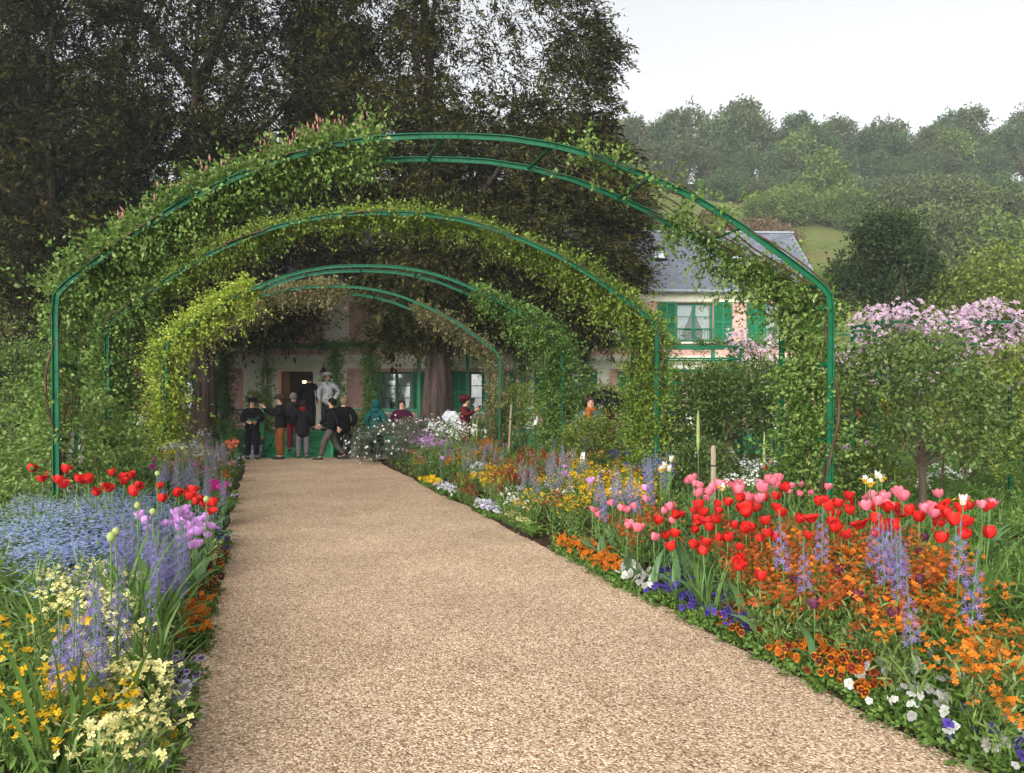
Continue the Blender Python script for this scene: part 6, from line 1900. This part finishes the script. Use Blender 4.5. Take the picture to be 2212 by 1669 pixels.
fill([(362, 1108), (400, 1098), (448, 1108), (445, 1130), (420, 1168), (395, 1150)], 30, (.46, .54), t3, .055)
fill(bx(300, 1110, 340, 1130), 4, .5, t3, .06)
fill([(455, 1035), (498, 1038), (492, 1058), (462, 1056)], 8, .5, T('magenta', 'magenta tulip near the path edge behind the scarlet ones', 'magenta tulips'), .06)
for (x, y) in [(425, 1000), (335, 1000), (340, 990), (445, 1005)]:
    q = locate(x, y, .52)
    if q: T('magenta', 'magenta tulip near the path edge behind the scarlet ones', 'magenta tulips')(q, .52)
fill([(468, 912), (500, 920), (522, 958), (500, 970), (478, 950)], 18, .55, T('salmon', 'salmon orange tulip close to the person with the booklet', 'salmon tulips near the steps'), .08)
fill(bx(345, 902, 470, 925), 14, .6, T('salmon', 'salmon orange tulip close to the person with the booklet', 'salmon tulips near the steps'), .1)
c3 = Cm('lav', 'lavender camas spike in front of the forget-me-not carpet', 'camas spikes before the forget-me-nots')
fill([(235, 1150), (280, 1120), (340, 1125), (400, 1150), (405, 1215), (360, 1225), (290, 1215), (240, 1195)], 34, (.52, .62), c3, .06)
fill([(190, 1270), (260, 1260), (330, 1290), (330, 1320), (220, 1330)], 8, (.5, .6), c3, .1)
fill(bx(120, 1330, 240, 1400), 8, .55, c3, .1)
c4 = Cm('lavgrey', 'lavender camas spike behind the scarlet tulips', 'camas spikes behind the scarlet tulips')
fill([(310, 1030), (330, 985), (420, 1000), (480, 1015), (490, 1050), (420, 1060), (330, 1030)], 34, (.55, .65), c4, .07)
fill([(370, 960), (440, 930), (490, 935), (495, 985), (430, 1005), (380, 990)], 36, (.55, .65), c4, .07)
fill([(360, 952), (440, 950), (450, 980), (370, 985)], 20, .45, Wf('yellow', 'yellow wallflower clump between camas spikes, across from the cream flowers', 'yellow wallflowers among camas'), .12)
for (x, y) in [(395, 905), (345, 915), (420, 900), (455, 905), (465, 890), (400, 945), (375, 940), (260, 945), (350, 945), (440, 955), (445, 925)]:
    q = locate(x, y, .75)
    if q: put_clump(RK['white'], 'sweet_rocket', q, 'white sweet rocket near the slim yew', 'sweet rocket', 'white sweet rocket near the slim yew', .75)
fill([(480, 1000), (520, 990), (500, 1080), (480, 1070)], 10, .10, Pz(['pz_white', 'pz_lilac'], 'white pansy at the path edge by the magenta tulips', 'white pansies by the magenta tulips', 6), .12)
fill([(400, 1185), (440, 1175), (480, 1190), (492, 1290), (470, 1305), (430, 1270), (400, 1240)], 34, .10, Pz(['pz_maroon', 'pz_maroon', 'pz_maroon', 'pz_bic'], 'dark maroon pansy with yellow eye at the path edge', 'dark maroon pansies', 8), .08)
fill([(395, 1215), (425, 1200), (430, 1235), (400, 1245)], 4, .2, Pz(['pz_yellow'], 'yellow pansy among the dark maroon ones', 'yellow pansies among maroon', 6), .08)
fill([(440, 1170), (470, 1165), (475, 1195), (450, 1200)], 6, .22, lambda p, h: put_clump(WF['paleyellow'][1], 'primrose', p, 'pale yellow primrose clump above the maroon pansies', 'primrose', 'pale primroses', .55), .08)
fill(bx(455, 1150, 485, 1180), 5, .12, Pz(['pz_violet'], 'violet pansy above the maroon ones by the path', 'violet pansies above the maroon ones', 7), .08)
fill([(385, 1300), (440, 1290), (470, 1330), (465, 1395), (420, 1395), (395, 1350)], 22, .10, Pz(['pz_orange'], 'vivid orange pansy between maroon and purple white ones', 'vivid orange pansies', 6), .09)
fill([(330, 1440), (400, 1425), (415, 1480), (380, 1520), (335, 1495)], 20, .10, Pz(['pz_two'], 'purple and white two toned pansy at the path edge', 'purple and white pansies', 6), .09)
fill([(320, 1510), (400, 1500), (400, 1590), (320, 1600)], 18, .10, Pz(['pz_lilac', 'pz_two'], 'pale lilac pansy next to the purple and white ones', 'pale lilac pansies', 6), .09)
fill(bx(250, 1590, 400, 1669), 12, .10, Pz(['pz_lilac', 'pz_yellow'], 'pale lilac pansy next to the purple and white ones', 'pale lilac pansies', 6), .1)
w_p = Wf('paleyellow', 'pale yellow wallflower clump beside the sword leaves', 'pale yellow wallflowers', .95)
fill([(120, 1220), (230, 1210), (330, 1330), (340, 1420), (260, 1460), (120, 1420)], 18, (.34, .42), w_p, .13)
fill([(60, 1380), (200, 1380), (250, 1480), (200, 1560), (60, 1560)], 6, (.34, .4), Wf('yellow', 'golden wallflower clump past the pale yellow ones', 'golden wallflowers'), .11)
fill(bx(230, 1480, 330, 1620), 7, .34, w_p, .13)
for (x, y, s_) in [(300, 1290, .95), (345, 1285, .9), (325, 1330, .9), (270, 1320, .85), (330, 1390, .8), (290, 1400, .8), (345, 1250, .85), (260, 1250, .85), (200, 1480, .75), (120, 1500, .85)]:
    q = locate(x, y, .42)
    if q: put_swords(q, 'arching clump of long green sword leaves behind the orange pansies', 'sword leaf clumps by the forget-me-nots', 20, s_ * .95)
for (x, y, s_) in [(500, 1140, 1.0), (480, 1150, 1.0), (470, 1110, .9), (490, 1085, .9), (260, 1430, 1.2), (290, 1400, 1.1), (420, 1225, .8), (440, 1410, .6), (340, 1520, 1.0), (500, 1060, .9), (300, 1560, 1.1)]:
    q = locate(x, y, .13)
    if q: put_poppy(q, 'rosette of broad jagged leaves beside the maroon pansies', 'jagged leaf rosettes by the maroon pansies', 10, s_)
for (x, y) in [(340, 1020 + 0), (297, 1085), (250, 1130), (330, 1090), (446, 1078), (395, 1180), (240, 1160), (460, 1085), (395, 980)]:
    q = locate(x, y, .8)
    if q:
        e = empty('allium', q, random.uniform(0, 6), random.uniform(.85, 1.0)); obj('stem', AST, e); obj('bud', ABUD, e)
        for k in range(2): obj('leaf', CLEAF[k], e, None, (0, 0, random.uniform(0, 6.28)))
        tag(e, 'round green allium bud on a tall bare stem', 'allium', 'allium buds over the forget-me-nots')

# ------------------------------------------------------------------ leafy growth between the flowers: nobody could count it
def undergrowth(side, n, seed):
    Y = 2.6 + 18.6 * rng.random(n) ** 1.35
    u = rng.random(n) ** .8 * np.where(Y < 7, 3.8, 7.0) + .09
    X = XR(Y) + u if side > 0 else XL(Y) - u
    g = zg(X, Y)
    px = CX + FPX * X / Y
    k = (px > -120) & (px < 2330)
    X, Y, u, g = X[k], Y[k], u[k], g[k]
    n = len(X)
    B = np.stack([X, Y, g], 1)
    H = (.06 + .19 * np.minimum(1, u / .9)) * rng.uniform(.5, 1.25, n) * (1 + .35 * np.sin(X * 2.1 + Y * 1.3))
    pp = np.array(PPOS)
    dmin = np.min(np.hypot(X[:, None] - pp[None, :, 0], Y[:, None] - pp[None, :, 1]), 1)
    H = np.where(dmin < .17, np.minimum(H, .05), H)
    H = H * (1 - .45 * sstep(1.8, 2.8, u))
    kind = (np.sin(X * 3.7 + 1) + np.sin(Y * 2.9 + X * 1.3) + rng.normal(0, .5, n)) > 0
    out = []
    D = rng.normal(0, .42, (n, 3)); D[:, 2] = 1
    q1_ = shoots(B[kind], D[kind], H[kind], 6, .055, droop=.08, jit=.75, wr=.5, spread=.014)
    m = int((~kind).sum())
    Bb = np.repeat(B[~kind], 3, 0) + rng.normal(0, .02, (m * 3, 3)) * np.array([1, 1, 0])
    Db = rng.normal(0, .38, (m * 3, 3)); Db[:, 2] = 1
    L_ = np.repeat(H[~kind], 3) * rng.uniform(.8, 1.5, m * 3)
    P1 = Bb + unit(Db) * (L_ * .6)[:, None]
    D2 = Db.copy(); D2[:, 2] -= rng.uniform(.2, 1.2, m * 3)
    N1 = rng.normal(0, 1, Db.shape); N1[:, 2] *= .2
    q2_ = leaf_quads(Bb, Db, N1, L_ * .85, np.full(len(L_), .012), .1, .6)
    q3_ = leaf_quads(P1, D2, N1, L_ * .6, np.full(len(L_), .011), .1, .4)
    for q in (q1_, q2_, q3_):
        gg = zg(q[:, :, 0], q[:, :, 1])
        q[..., 2] = np.maximum(q[..., 2], gg + .003)
    return q1_, np.concatenate([q2_, q3_])
for side, lab in ((1, 'orange wallflower'), (-1, 'forget-me-not')):
    a_, b_ = undergrowth(side, 21000, 0)
    tag(obj('leafy_undergrowth', quads_mesh('leafy_undergrowth', a_, M['bedleaf'])), 'mixed low leaves filling the ' + lab + ' border', 'undergrowth', kind='stuff')
    tag(obj('grassy_undergrowth', quads_mesh('grassy_undergrowth', b_, M['bedgrass'])), 'thin grassy blades filling the ' + lab + ' border', 'undergrowth', kind='stuff')

# ------------------------------------------------------------------ the damp air: far things pale towards the hill
M['haze'], nt, N, L = nodes('haze')
out = N('ShaderNodeOutputMaterial'); pv = N('ShaderNodeVolumePrincipled')
pv.inputs['Color'].default_value = (.92, .95, 1.0, 1); pv.inputs['Density'].default_value = 0.0010; pv.inputs['Anisotropy'].default_value = 0.2
L(pv.outputs[0], out.inputs['Volume'])
b = MB(); b.box(-440, 440, -75, 720, -1.5, 95)
tag(b.build('haze', M['haze']), 'pale damp air between the garden and the wooded hill', 'haze', kind='stuff')
